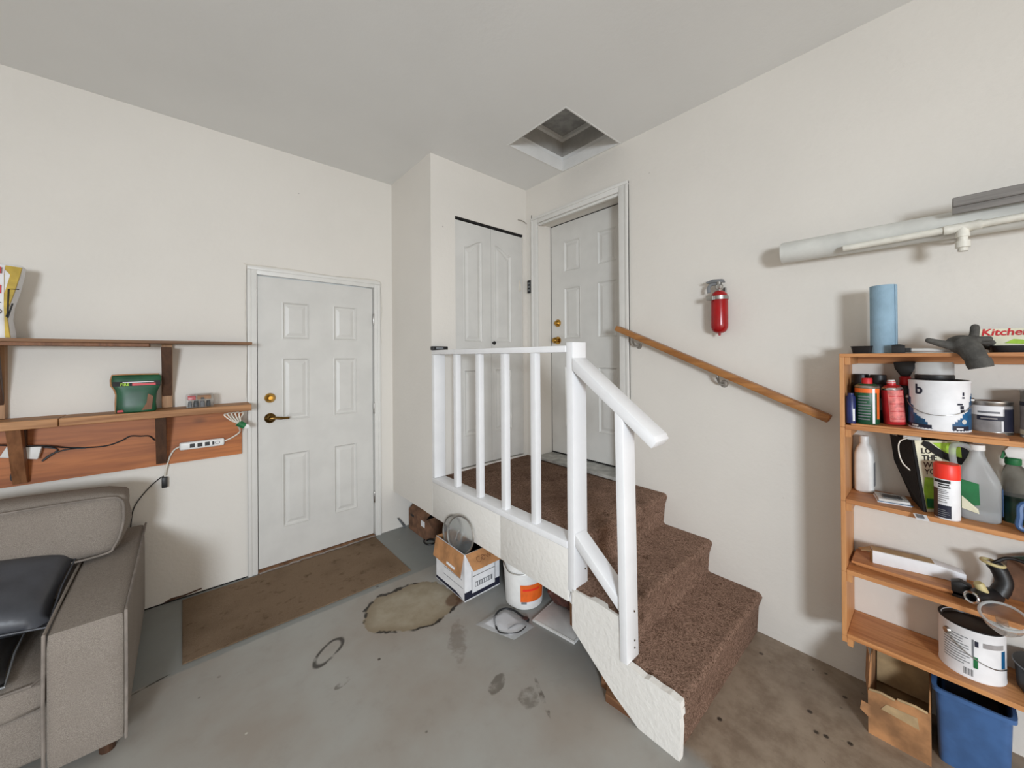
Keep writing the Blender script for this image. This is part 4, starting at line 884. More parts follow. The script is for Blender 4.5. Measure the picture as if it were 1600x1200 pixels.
# paint bucket
bu = thing('plastic_bucket', 'white plastic bucket with an orange label under the landing', 'bucket', (1.562, 1.678, 0.0))
obj('pail', lathe(B(), [(0, 0.0), (0.108, 0.0), (0.112, 0.004), (0.122, 0.205), (0.126, 0.206), (0.126, 0.222), (0.123, 0.224), (0.124, 0.250), (0.129, 0.252), (0.129, 0.272), (0.120, 0.272), (0.117, 0.22), (0.106, 0.008), (0, 0.006)], 44, None, closed=False), 'white_pl', bu, local=True, smooth=True)
a_c = math.radians(252)
def cone_wrap(bm, a0, a1, z0, z1, off=0.0012):
    R_ = lambda z: 0.112+0.010*(z-0.004)/0.201+off
    lo = []; hi = []
    for i in range(15):
        a = a0+(a1-a0)*i/14
        lo.append(bm.verts.new((R_(z0)*math.cos(a), R_(z0)*math.sin(a), z0))); hi.append(bm.verts.new((R_(z1)*math.cos(a), R_(z1)*math.sin(a), z1)))
    for i in range(14): bm.faces.new((lo[i], lo[i+1], hi[i+1], hi[i]))
    return bm
obj('orange_label', cone_wrap(B(), a_c-0.62, a_c+0.75, 0.048, 0.148), 'orange', bu, local=True, smooth=True)
obj('label_stripe', cone_wrap(B(), a_c-0.62, a_c+0.75, 0.034, 0.0475), 'carton_white', bu, local=True, smooth=True)
obj('label_chip', cone_wrap(B(), a_c-0.58, a_c-0.30, 0.036, 0.050, 0.002), 'ink_grey', bu, local=True, smooth=True)
obj('print_line', cone_wrap(B(), a_c-0.50, a_c+0.40, 0.112, 0.124, 0.0020), 'cap_red', bu, local=True, smooth=True)
bm = tube(B(), spline([(-0.110, 0.066, 0.245), (-0.128, 0.02, 0.232), (-0.135, -0.02, 0.218), (-0.110, -0.075, 0.215), (-0.05, -0.122, 0.222), (0.02, -0.132, 0.238)]), 0.003, 6); obj('bail', bm, 'steel', bu, local=True, smooth=True)
# film-wrapped junk
bm = B(); bmesh.ops.create_icosphere(bm, subdivisions=4, radius=1.0)
random.seed(11)
from mathutils import noise as mn
for v in bm.verts:
    q = v.co.copy(); k = 1+0.22*mn.noise(q*1.9)+0.10*mn.noise(q*5.0)+0.05*mn.noise(q*11)
    v.co = Vector((q.x*0.085*k, q.y*0.125*k, max(-0.999, q.z)*0.115*k+0.11))
    if v.co.z < 0.0: v.co.z = 0.0
obj('maroon_bag', bm, 'darkred_film', smooth=True, ang=70, label='crumpled maroon plastic bag behind the bucket at the foot of the fascia', cat='bag').location = (1.695, 1.462, 0.0142)
bm = B(); box(bm, -0.115, 0.115, -0.135, 0.135, 0.0, 0.012, 0.004)
o = obj('milky_storage_lid', bm, 'film_white', smooth=True, label='flat milky white plastic lid on the floor beside the bagged headphones', cat='plastic lid'); o.location = (1.590, 1.385, 0.0); o.rotation_euler = (0, 0, math.radians(9))
obj('rim', tube(B(), [(-0.108, -0.128, 0.012), (0.108, -0.128, 0.012), (0.108, 0.128, 0.012), (-0.108, 0.128, 0.012)], 0.002, 6, closed=True), 'film_white', o, local=True, smooth=True)
hb_ = thing('bagged_headphones', 'clear plastic bag holding black headphones on the grey floor', 'headphones', (1.33, 1.58, 0.0))
n = 12; V = {}; bm = B(); random.seed(5)
Q = [Vector((1.205, 1.690, 0)), Vector((1.290, 1.465, 0)), Vector((1.440, 1.462, 0)), Vector((1.425, 1.690, 0))]
for i in range(n+1):
    for j in range(n+1):
        s_, t_ = i/n, j/n; p = (Q[0]*(1-s_)+Q[1]*s_)*(1-t_)+(Q[3]*(1-s_)+Q[2]*s_)*t_
        k = (1-(2*s_-1)**4)*(1-(2*t_-1)**4); p.z = 0.001+0.028*k+0.007*k*mn.noise(p*28)
        V[i, j] = bm.verts.new(p)
for i in range(n):
    for j in range(n): bm.faces.new((V[i, j], V[i+1, j], V[i+1, j+1], V[i, j+1]))
obj('bag', bm, 'film', hb_, smooth=True)
obj('paper_insert', prism(B(), [(1.25, 1.66, 0.001), (1.30, 1.50, 0.001), (1.40, 1.49, 0.001), (1.39, 1.66, 0.001)], (0, 0, 0.003)), 'carton_white', hb_)
obj('headband', tube(B(), spline([(1.262, 1.575, 0.014), (1.30, 1.640, 0.018), (1.365, 1.668, 0.02), (1.420, 1.632, 0.018), (1.432, 1.540, 0.014)]), 0.006, 8), 'black', hb_, smooth=True)
obj('ear_pad', lathe(B(), [(0, 0.006), (0.018, 0.006), (0.022, 0.014), (0.016, 0.022), (0, 0.020)], 20, None, (1.425, 1.520, 0)), 'black', hb_, smooth=True)
obj('cable', tube(B(), spline([(1.265, 1.575, 0.012), (1.262, 1.545, 0.01), (1.30, 1.498, 0.012), (1.345, 1.478, 0.012), (1.40, 1.490, 0.012), (1.37, 1.53, 0.012), (1.31, 1.535, 0.012)]), 0.0032, 6), 'black', hb_, smooth=True)
# brown box at the wall
bb = thing('brown_carton', 'small dim brown cardboard carton in the dark under the closet', 'box', (1.60, 2.88, 0.0))
for (x0, x1, y0, y1) in ((1.462, 1.467, 2.72, 3.03), (1.745, 1.75, 2.72, 3.03), (1.467, 1.745, 2.72, 2.725), (1.467, 1.745, 3.025, 3.03)):
    obj('wall_panel', box(B(), x0, x1, y0, y1, 0.0, 0.165), 'cardboard_dark', bb)
obj('top_flap', prism(B(), [(1.462, 2.722, 0.166), (1.462, 3.028, 0.166), (1.520, 3.028, 0.215), (1.520, 2.722, 0.215)], (0.004, 0, 0.003)), 'cardboard_dark', bb)
obj('top_flap', prism(B(), [(1.48, 2.719, 0.155), (1.74, 2.719, 0.155), (1.74, 2.66, 0.120), (1.48, 2.66, 0.120)], (0, 0, 0.004)), 'cardboard_dark', bb)
obj('paper_label', box(B(), 1.4605, 1.4618, 2.745, 2.805, 0.095, 0.142), 'carton_white', bb)
obj('slot', box(B(), 1.4605, 1.4618, 2.93, 2.99, 0.122, 0.140), 'ink', bb)
obj('contents', box(B(), 1.47, 1.74, 2.73, 3.02, 0.006, 0.12, 0.004), 'black', bb)
obj('coiled_cable', tube(B(), spline([(1.50, 2.70, 0.005), (1.46, 2.74, 0.005), (1.432, 2.70, 0.005), (1.438, 2.65, 0.005), (1.48, 2.635, 0.005), (1.505, 2.66, 0.006), (1.49, 2.70, 0.012), (1.455, 2.70, 0.012)]), 0.005, 7), 'black', smooth=True, label='short coil of black cable on the floor before the brown carton', cat='cable')
obj('scraper_blade', prism(B(), [(1.372, 3.055, 0.098), (1.390, 3.060, 0.094), (1.452, 3.072, 0.012), (1.452, 3.062, 0.0), (1.432, 3.058, 0.002)], (0, 0.010, 0)), 'grey_pl', label='grey tapered blade leaning at the wall beside the side door', cat='tool')
# rust streak of dirt at the foot of the wall
bm = prism(B(), [(-0.10, YA-0.002, 0.006), (-0.06, YA-0.002, 0.022), (0.0, YA-0.002, 0.018), (0.083, YA-0.002, 0.026), (0.085, YA-0.002, 0.018), (0.0, YA-0.002, 0.008)], (0, 0.0015, 0)); obj('trim_6', bm, 'bracket_dark', kind=ST)

# ------------------------------------------------------------------ pine shelf unit on the right wall
su = thing('pine_shelf_unit', 'pine wall shelf unit with five boards holding paint and supplies', 'shelf unit', (2.19, 0.26, 0.275))
SXF, SXB, YO, YI, YR = 2.075, XB-0.002, 0.270, 0.254, -0.66
LEV = [0.312, 0.580, 0.875, 1.184, 1.481]
for k, z in enumerate(LEV):
    t = 0.014 if k in (4,) else 0.018
    obj('shelf_board', box(B(), SXF, SXB, YR, YO if k == 4 else YI, z-t, z, 0.0015), 'shelf_wood', su)
    if k < 4:
        obj('side_panel', box(B(), SXF, SXB, YI+0.0005, YO, z-0.010, LEV[k+1]-(0.0105 if k < 3 else 0.0145), 0.0015), 'shelf_side', su)
        obj('side_panel', box(B(), SXF, SXB, YR-0.016, YR-0.0005, z-0.010, LEV[k+1]-(0.0105 if k < 3 else 0.0145), 0.0015), 'shelf_side', su)
    if k > 0 or True:
        obj('cleat', box(B(), SXF+0.004, SXB-0.002, YI-0.018, YI, z-t-0.032, z-t-0.0005, 0.001), 'shelf_side', su)
obj('side_panel', box(B(), SXF, SXB, YI+0.0005, YO, 0.276, LEV[0]-0.0105, 0.001), 'shelf_side', su)
obj('back_rail', box(B(), SXB-0.018, SXB-0.0005, YR, YI-0.019, 1.481-0.014-0.030, 1.481-0.0145, 0.001), 'shelf_wood', su)
# ---- things on the top board
Z5 = 1.4812
pt_ = thing('paper_towel_roll', 'tall roll of blue shop towels standing on the top pine board', 'paper roll', (2.165, 0.142, Z5))
obj('roll', lathe(B(), [(0.021, 0.0), (0.040, 0.0), (0.041, 0.002), (0.041, 0.276), (0.040, 0.278), (0.021, 0.278), (0.021, 0.0)], 40, None, closed=False), 'bluetowel', pt_, local=True, smooth=True)
obj('core', lathe(B(), [(0.019, 0.001), (0.0208, 0.001), (0.0208, 0.277), (0.019, 0.277), (0.019, 0.001)], 24, None, closed=False), 'cardboard', pt_, local=True, smooth=True)
obj('loose_edge', prism(B(), [(-0.020, -0.0365, 0.002), (-0.024, -0.0345, 0.002), (-0.024, -0.0345, 0.276), (-0.020, -0.0365, 0.276)], (-0.001, -0.002, 0)), 'bluetowel', pt_, local=True)
bt = thing('paint_tray', 'shallow black tray at the corner of the top pine board', 'tray', (2.20, 0.205, Z5))
obj('dish', loft(B(), [(0.0, 0, 0, 0.060, 0.032, 6), (0.024, 0, 0, 0.066, 0.037, 6), (0.030, 0, 0, 0.068, 0.038, 6), (0.030, 0, 0, 0.062, 0.033, 6), (0.004, 0, 0, 0.056, 0.028, 6)], 28), 'black', bt, local=True, smooth=True)
obj('lip', tube(B(), [(0.068*math.copysign(abs(math.cos(a))**0.4, math.cos(a)), 0.038*math.copysign(abs(math.sin(a))**0.4, math.sin(a)), 0.029) for a in [2*PI*k/32 for k in range(32)]], 0.0022, 5, closed=True), 'black', bt, local=True)
pb = thing('paint_brush', 'black brush with a pale handle lying beside the blue roll', 'brush', (2.10, 0.04, Z5))
obj('bristles', loft(B(), [(0.0, 0, 0, 0.011, 0.020, 4), (0.020, 0, 0, 0.013, 0.022, 4), (0.036, 0, 0, 0.012, 0.018, 4)], 20), 'black', pb, local=True, smooth=True)
for ch in pb.children: ch.rotation_euler = (math.radians(90), 0, 0); ch.location = (0, 0.075, 0.0135)
obj('ferrule', box(B(), -0.010, 0.010, 0.022, 0.040, 0.004, 0.020, 0.002), 'black', pb, local=True)
obj('shaft', tube(B(), [(0, 0.024, 0.012), (0, -0.02, 0.011), (0.01, -0.10, 0.007)], [0.006, 0.007, 0.005], 10), 'film_white', pb, local=True, smooth=True)
# work glove draped over the edge
bm = B()
def blob(pts, rad): tube(bm, spline(pts, 4), [rad[0]+(rad[1]-rad[0])*k/(4*(len(pts)-1)) for k in range(4*(len(pts)-1)+1)], 14); 
def ball(p, r):
    m4 = Matrix.Translation(p); bmesh.ops.create_icosphere(bm, subdivisions=2, radius=r, matrix=m4)
blob([(2.085, -0.060, 1.512), (2.070, -0.075, 1.498), (2.052, -0.088, 1.470), (2.050, -0.098, 1.442)], (0.036, 0.026))   # palm folding over the edge to the cuff
blob([(2.13, -0.045, 1.512), (2.09, -0.060, 1.514), (2.075, -0.075, 1.500)], (0.028, 0.034))
blob([(2.075, -0.050, 1.502), (2.065, -0.015, 1.514), (2.060, 0.016, 1.527)], (0.017, 0.010)); ball((2.060, 0.018, 1.5275), 0.0105)  # thumb
blob([(2.10, -0.085, 1.518), (2.10, -0.090, 1.545), (2.105, -0.092, 1.570)], (0.013, 0.012)); ball((2.105, -0.092, 1.571), 0.0125)     # finger standing up
blob([(2.09, -0.03, 1.522), (2.08, -0.07, 1.527), (2.085, -0.118, 1.528)], (0.010, 0.011)); ball((2.085, -0.120, 1.528), 0.0115)      # finger across
blob([(2.12, -0.055, 1.520), (2.13, -0.090, 1.522), (2.135, -0.128, 1.516)], (0.012, 0.011)); ball((2.135, -0.129, 1.516), 0.0115)
blob([(2.15, -0.050, 1.510), (2.165, -0.095, 1.508), (2.165, -0.140, 1.496)], (0.012, 0.010)); ball((2.165, -0.141, 1.496), 0.0105)
gl = obj('work_glove', bm, 'glove', smooth=True, ang=180, label='dark grey knit work glove draped over the edge of the top board', cat='glove')
rm = gl.modifiers.new('remesh', 'REMESH'); rm.mode = 'VOXEL'; rm.voxel_size = 0.0035; rm.use_smooth_shade = True
sm_ = gl.modifiers.new('smooth', 'SMOOTH'); sm_.iterations = 6; sm_.factor = 0.6
obj('cuff', lathe(B(), [(0.030, 0.0), (0.031, 0.016), (0.029, 0.030), (0.025, 0.030), (0.024, 0.004), (0.0, 0.002)], 24, (-0.05, -0.25, -1.0), (2.0505, -0.0945, 1.458), closed=False), 'glove', gl, smooth=True)
bt2 = thing('long_black_tray', 'long flat black tray under the printed booklet on the top board', 'tray', (2.19, -0.33, Z5))
obj('dish', loft(B(), [(0.0, 0, 0, 0.075, 0.20, 8), (0.020, 0, 0, 0.080, 0.205, 8), (0.024, 0, 0, 0.080, 0.205, 8), (0.024, 0, 0, 0.074, 0.199, 8), (0.012, 0, 0, 0.070, 0.195, 8)], 32), 'black', bt2, local=True, smooth=True)
kb = thing('kitchen_booklet', 'white booklet with red lettering leaning flat on the black tray', 'booklet', (2.22, -0.26, Z5+0.025))
obj('pages', prism(B(), [(-0.045, 0.160, 0.0), (-0.045, -0.22, 0.0), (-0.045, -0.22, 0.055), (-0.045, 0.160, 0.060)], (0.022, 0, 0)), 'cream', kb, local=True)
obj('lettering', text_flat('Kitchen', 0.034, (-0.0462, 0.152, 0.046), (0, -1, 0), (0, 0, 1), bold=0.0008, align='LEFT', shear=0.15), 'red_ink', kb, local=True)
obj('leaf_print', prism(B(), [(-0.0466, 0.100, 0.008), (-0.0466, 0.060, 0.004), (-0.0466, 0.045, 0.016), (-0.0466, 0.080, 0.022)], (0.0008, 0, 0)), 'lime', kb, local=True)

# ---- second board
obj('thin_board', box(B(), SXF+0.002, 2.285, -0.160, 0.2355, LEV[3]+0.0004, LEV[3]+0.0080, 0.001), 'shelf_wood', label='thin loose board lying on the second pine shelf under the cans', cat='board')
ZS = LEV[3]+0.0084
FA = math.pi    # angle facing away from the wall
def can(name, label, cat, loc, prof, mat, seg=32, group=None):
    t = thing(name, label, cat, loc, group=group)
    t2 = obj('body', lathe(B(), prof, seg, None, closed=False), mat, t, local=True, smooth=True)
    return t, t2
t, b_ = can('lubricant_can', 'dark green aerosol can with orange band and red cap at the shelf corner', 'spray can', (2.125, 0.190, ZS), [(0, 0), (0.036, 0), (0.0375, 0.002), (0.0375, 0.150), (0.034, 0.158), (0.024, 0.164), (0, 0.164)], 'green_can', group='aerosol cans on the second shelf')
obj('orange_band', wrap(B(), 0.0381, FA-1.3, FA+1.4, 0.128, 0.146), 'orange', t, local=True, smooth=True)
obj('orange_stripe', wrap(B(), 0.0381, FA+0.95, FA+1.30, 0.022, 0.128, 4), 'orange', t, local=True, smooth=True)
obj('white_stripe', wrap(B(), 0.0383, FA+0.52, FA+0.74, 0.004, 0.146, 4), 'carton_white', t, local=True, smooth=True)
for k in range(9): obj('fine_print', wrap(B(), 0.0381, FA-0.70, FA+random.uniform(0.05, 0.42), 0.018+k*0.0115, 0.023+k*0.0115, 5), 'ink_grey', t, local=True, smooth=True)
obj('rim', lathe(B(), [(0.038, 0.148), (0.039, 0.151), (0.036, 0.157), (0.030, 0.160)], 28, None, closed=False), 'steel', t, local=True, smooth=True)
obj('cap', lathe(B(), [(0.0165, 0.160), (0.0165, 0.184), (0.015, 0.187), (0, 0.187)], 24, None, closed=False), 'red_ink', t, local=True, smooth=True)
t, b_ = can('blue_tube', 'narrow dark blue can pressed against the shelf side', 'can', (2.090, 0.2365, ZS), [(0, 0), (0.015, 0), (0.0155, 0.002), (0.0155, 0.108), (0.010, 0.116), (0.010, 0.124), (0, 0.124)], 'blue_can')
obj('white_patch', wrap(B(), 0.0158, FA+0.5, FA+1.0, 0.01, 0.06, 4), 'carton_white', t, local=True, smooth=True)  # plain white patch low on the blue can
t, b_ = can('black_aerosol', 'black aerosol can with dark cap behind the green one', 'spray can', (2.228, 0.164, ZS), [(0, 0), (0.032, 0), (0.033, 0.002), (0.033, 0.155), (0.028, 0.163), (0.026, 0.164), (0.026, 0.196), (0.024, 0.198), (0, 0.198)], 'black', group='aerosol cans on the second shelf')
obj('grey_band', wrap(B(), 0.0334, FA-1.2, FA+1.2, 0.05, 0.10), 'grey_pl', t, local=True, smooth=True)
t, b_ = can('black_aerosol', 'black aerosol can with dark cap in the rear shelf corner', 'spray can', (2.262, 0.2215, ZS), [(0, 0), (0.030, 0), (0.031, 0.002), (0.031, 0.155), (0.027, 0.163), (0.0265, 0.164), (0.0265, 0.196), (0.0245, 0.198), (0, 0.198)], 'black', group='aerosol cans on the second shelf')
obj('grey_band', wrap(B(), 0.0314, FA-1.2, FA+1.2, 0.05, 0.10), 'grey_pl', t, local=True, smooth=True)
# red can leaning
t, b_ = can('red_aerosol', 'red aerosol can tilted against the white paint can', 'spray can', (2.168, 0.112, ZS), [(0, 0), (0.0315, 0), (0.033, 0.002), (0.033, 0.140), (0.029, 0.150), (0.022, 0.155), (0.014, 0.157), (0.013, 0.172), (0, 0.173)], 'red_can', group='aerosol cans on the second shelf')
obj('printed_panel', wrap(B(), 0.0335, FA-0.35, FA+1.2, 0.012, 0.136), 'pink_print', t, local=True, smooth=True)
for k in range(4): obj('print_line', wrap(B(), 0.0338, FA-0.25, FA+1.1, 0.022+k*0.030, 0.025+k*0.030), 'red_can', t, local=True, smooth=True)
obj('nozzle', lathe(B(), [(0.0135, 0.157), (0.0135, 0.168), (0.011, 0.178), (0, 0.179)], 18, None, closed=False), 'white_pl', t, local=True, smooth=True)
obj('collar', lathe(B(), [(0.0335, 0.138), (0.0325, 0.145), (0.027, 0.152), (0.018, 0.156)], 24, None, closed=False), 'chrome', t, local=True, smooth=True)
t.rotation_euler = (-0.06, 0, 0); t.location.z += 0.0022
# trigger sprayer behind
t = thing('trigger_sprayer', 'black and red trigger spray bottle behind the red can', 'spray bottle', (2.262, 0.086, ZS))
obj('bottle', loft(B(), [(0, 0, 0, 0.026, 0.034, 3), (0.10, 0, 0, 0.027, 0.035, 3), (0.135, 0, 0, 0.020, 0.024, 2.5), (0.155, 0, 0, 0.013, 0.013, 2)], 24), 'black', t, local=True, smooth=True)
obj('collar', lathe(B(), [(0.016, 0.155), (0.017, 0.158), (0.017, 0.188), (0.014, 0.192), (0, 0.192)], 20, None, closed=False), 'red_ink', t, local=True, smooth=True)
obj('head', prism(B(), [(-0.014, 0.030, 0.225), (-0.014, 0.012, 0.192), (-0.014, -0.014, 0.192), (-0.014, -0.032, 0.235), (-0.014, -0.030, 0.256), (-0.014, 0.034, 0.252)], (0.028, 0, 0), 0.004), 'black', t, local=True, smooth=True)
# gallon paint can
def gallon(name, label, loc, r, h):
    t = thing(name, label, 'paint can', loc, group='paint cans on the pine shelves')
    b = obj('body', lathe(B(), [(0, 0.004), (r-0.004, 0.004), (r-0.002, 0.0), (r+0.001, 0.0), (r+0.001, 0.006), (r, 0.008), (r, h-0.010), (r+0.001, h-0.008), (r+0.001, h-0.001), (r-0.003, h), (r-0.008, h-0.003)], 48, None, closed=False), 'carton_white', t, local=True, smooth=True)
    return t, b
R1, H1 = 0.079, 0.186
t, b_ = gallon('paint_can', 'white gallon paint can with jagged blue label on the second shelf', (2.170, -0.005, ZS), R1, H1)
obj('lid', lathe(B(), [(0, H1-0.004), (R1-0.014, H1-0.004), (R1-0.012, H1+0.001), (R1-0.004, H1+0.001)], 40, None, closed=False), 'black', t, local=True, smooth=True)
# jagged blue artwork: profile of tops by angle
def jag(a0, a1, tops, z0, r, mat, parent, name='blue_artwork'):
    bm = B(); m = len(tops); prev = None
    for i, zt in enumerate(tops):
        for e in (0, 1):
            a = a0+(a1-a0)*(i+e)/m
            cur = (bm.verts.new((r*math.cos(a), r*math.sin(a), z0)), bm.verts.new((r*math.cos(a), r*math.sin(a), zt)))
            if e == 1: bm.faces.new((prev[0], cur[0], cur[1], prev[1]))
            prev = cur
    bmesh.ops.remove_doubles(bm, verts=bm.verts, dist=1e-6)
    return obj(name, bm, mat, parent, local=True, smooth=True)
jag(FA-1.55, FA-0.18, [0.150, 0.150, 0.148, 0.120, 0.118, 0.090, 0.088, 0.060, 0.058, 0.050, 0.048, 0.042, 0.040, 0.030, 0.016, 0.008], 0.004, R1+0.0006, 'paintlabel_blue', t)
jag(FA+0.42, FA+1.55, [0.030, 0.038, 0.046, 0.052, 0.066, 0.070, 0.074, 0.090, 0.110, 0.130, 0.140, 0.140], 0.004, R1+0.0006, 'paintlabel_blue', t)
obj('dark_base', wrap(B(), R1+0.0009, FA-1.5, FA-0.22, 0.004, 0.020), 'navy', t, local=True, smooth=True); obj('dark_base', wrap(B(), R1+0.0009, FA+0.44, FA+1.1, 0.004, 0.022), 'navy', t, local=True, smooth=True)
obj('logo_letter', text_wrap('b', 0.052, R1+0.0010, FA-0.68, 0.150, bold=0.0014), 'navy', t, local=True)
for (a, z0, z1, wd) in ((0.70, 0.098, 0.104, 0.20), (0.78, 0.084, 0.096, 0.14), (0.80, 0.070, 0.082, 0.16), (0.84, 0.132, 0.145, 0.07), (0.84, 0.122, 0.128, 0.10)):
    obj('print_block', wrap(B(), R1+0.0011, FA+a-wd/2, FA+a+wd/2, z0, z1, 4), 'navy', t, local=True, smooth=True)
obj('seal_mark', lathe(B(), [(0, 0.0006), (0.0085, 0.0004)], 18, (math.cos(FA+0.86), math.sin(FA+0.86), 0), ((R1+0.0009)*math.cos(FA+0.86), (R1+0.0009)*math.sin(FA+0.86), 0.038), closed=False), 'film_white', t, local=True)
obj('white_print', wrap(B(), R1+0.0012, FA-1.02, FA-0.70, 0.009, 0.015, 4), 'carton_white', t, local=True, smooth=True); obj('white_print', wrap(B(), R1+0.0012, FA+0.56, FA+0.82, 0.010, 0.015, 4), 'carton_white', t, local=True, smooth=True)
obj('bail', tube(B(), [((R1+0.004)*math.cos(FA+a), (R1+0.004)*math.sin(FA+a), 0.058+0.055*(a/1.5)**2) for a in [-1.5+3.0*k/24 for k in range(25)]], 0.0013, 6), 'steel', t, local=True, smooth=True)
for s_ in (-1, 1): obj('bail_ear', lathe(B(), [(0, 0.008), (0.008, 0.007), (0.010, 0)], 14, (0, s_, 0), (0, s_*R1, 0.115)), 'steel', t, local=True, smooth=True)
# tub on top of it
t = thing('clear_tub', 'clear plastic tub standing lid-down on the blue labelled paint can', 'tub', (2.165, 0.005, ZS+H1+0.0014))
obj('lid', lathe(B(), [(0, 0), (0.051, 0), (0.052, 0.002), (0.052, 0.016), (0.049, 0.018), (0, 0.018)], 36, None, closed=False), 'black', t, local=True, smooth=True)
obj('tub', lathe(B(), [(0.0475, 0.018), (0.0505, 0.019), (0.0505, 0.060), (0.047, 0.066), (0.030, 0.067), (0, 0.067)], 36, None, closed=False), 'jug', t, local=True, smooth=True)
# quart can
R2, H2 = 0.050, 0.118
t = thing('quart_can', 'small grey and white paint can beside the gallon on the second shelf', 'paint can', (2.245, -0.133, LEV[3]+0.0004), group='paint cans on the pine shelves')
obj('body', lathe(B(), [(0, 0.003), (R2-0.003, 0.003), (R2-0.002, 0), (R2+0.001, 0), (R2+0.001, 0.005), (R2, 0.007), (R2, H2-0.008), (R2+0.0015, H2-0.006), (R2+0.0015, H2), (R2-0.003, H2), (R2-0.006, H2-0.004), (0, H2-0.004)], 40, None, closed=False), 'steel', t, local=True, smooth=True)
obj('label_wrap', wrap(B(), R2+0.0006, FA-1.9, FA+1.9, 0.010, 0.104, 24), 'greycan', t, local=True, smooth=True)
obj('white_zone', wrap(B(), R2+0.0009, FA-1.6, FA+0.55, 0.068, 0.102, 14), 'carton_white', t, local=True, smooth=True)
obj('dark_zone', wrap(B(), R2+0.0009, FA+0.50, FA+1.7, 0.012, 0.092, 10), 'navy', t, local=True, smooth=True)
obj('name_bar', wrap(B(), R2+0.0012, FA-0.75, FA+0.52, 0.050, 0.066, 10), 'navy', t, local=True, smooth=True)
obj('name_print', wrap(B(), R2+0.0015, FA-0.55, FA+0.22, 0.055, 0.060, 8), 'greycan', t, local=True, smooth=True)
obj('print_line', wrap(B(), R2+0.0012, FA-0.7, FA+0.35, 0.076, 0.083, 8), 'ink_grey', t, local=True, smooth=True)
obj('white_edge', wrap(B(), R2+0.0012, FA+0.40, FA+0.52, 0.012, 0.05, 3), 'carton_white', t, local=True, smooth=True)
# can at the picture edge
R3, H3 = 0.050, 0.165
t = thing('stain_can', 'taller grey labelled can beyond the small paint can on the second shelf', 'paint can', (2.220, -0.245, LEV[3]+0.0004), group='paint cans on the pine shelves')
obj('body', lathe(B(), [(0, 0.003), (R3-0.003, 0.003), (R3-0.002, 0), (R3+0.001, 0), (R3+0.001, 0.005), (R3, 0.007), (R3, H3-0.008), (R3+0.0015, H3-0.006), (R3+0.0015, H3), (R3-0.003, H3), (R3-0.006, H3-0.004), (0, H3-0.004)], 40, None, closed=False), 'steel', t, local=True, smooth=True)
obj('label_wrap', wrap(B(), R3+0.0006, FA-1.9, FA+1.9, 0.028, 0.118, 24), 'greycan', t, local=True, smooth=True)
obj('dark_band', wrap(B(), R3+0.0009, FA-1.9, FA+1.9, 0.110, 0.124, 24), 'navy', t, local=True, smooth=True)
obj('cream_band', wrap(B(), R3+0.0009, FA-1.9, FA+1.9, 0.010, 0.027, 24), 'cream', t, local=True, smooth=True)

# ---- third board
ZT = LEV[2]+0.0004
t = thing('white_bottle', 'plain white plastic bottle standing on the third pine shelf', 'bottle', (2.255, 0.2125, ZT))
obj('body', loft(B(), [(0, 0, 0, 0.026, 0.027, 3.5), (0.006, 0, 0, 0.031, 0.032, 3.5), (0.09, 0, 0, 0.0315, 0.033, 3.5), (0.165, 0, 0, 0.031, 0.032, 3.2), (0.190, 0, 0, 0.026, 0.026, 2.6), (0.208, 0, 0, 0.016, 0.016, 2.0), (0.216, 0, 0, 0.0145, 0.0145, 2)], 32), 'white_pl', t, local=True, smooth=True)
obj('cap', lathe(B(), [(0.0155, 0.214), (0.016, 0.217), (0.016, 0.240), (0.0145, 0.243), (0, 0.243)], 24, None, closed=False), 'white_pl', t, local=True, smooth=True)
obj('side_label', box(B(), -0.020, 0.015, -0.0335, -0.0318, 0.030, 0.130, 0.0), 'ink_grey', t, local=True)
t = thing('hinge_pack', 'flat white and grey blister pack lying on the third pine shelf', 'package', (2.182, 0.128, ZT), rotz=math.radians(12))
obj('card', box(B(), -0.052, 0.052, -0.052, 0.046, 0.0, 0.004, 0.001), 'carton_white', t, local=True)
obj('dark_edge', box(B(), -0.0528, -0.0522, -0.055, 0.045, 0.004, 0.0065), 'paintlabel_blue', t, local=True)
obj('tray', box(B(), -0.050, 0.048, -0.049, 0.043, 0.0045, 0.016, 0.003), 'film_white', t, local=True, smooth=True)
obj('blister', box(B(), -0.034, 0.028, -0.036, 0.030, 0.0165, 0.021, 0.003), 'clear', t, local=True, smooth=True)
obj('hardware', box(B(), -0.028, 0.012, -0.030, 0.024, 0.0165, 0.0195, 0.001), 'black', t, local=True)
# tote bag
t = thing('tote_bag', 'black tote bag with green printed front standing folded on the third shelf', 'bag', (2.18, 0.02, ZT))
def P3(x, y, z): return Vector((x, y, ZT+z))
fr = [P3(2.122, 0.034, 0.0), P3(2.236, -0.082, 0.0), P3(2.250, -0.057, 0.264), P3(2.130, 0.064, 0.266)]
obj('front_panel', prism(B(), fr, (0.002, 0.002, 0)), 'cream', t)
obj('gusset', prism(B(), [P3(2.122, 0.0375, 0.0), P3(2.130, 0.068, 0.266), P3(2.215, 0.130, 0.268), P3(2.275, 0.122, 0.150), P3(2.262, 0.070, 0.0)], (0.001, -0.002, 0)), 'black_cloth', t)
obj('back_panel', prism(B(), [P3(2.264, 0.066, 0.0), P3(2.264, -0.075, 0.0), P3(2.288, -0.092, 0.262), P3(2.272, 0.112, 0.262)], (0.003, 0, 0)), 'black_cloth', t)
obj('base', prism(B(), [P3(2.128, 0.036, 0.0005), P3(2.238, -0.078, 0.0005), P3(2.262, -0.072, 0.0005), P3(2.260, 0.062, 0.0005)], (0, 0, 0.003)), 'black_cloth', t)
tr_ = Vector((0.70, -0.71, 0)).normalized(); tn = Vector((-0.71, -0.70, 0)).normalized()
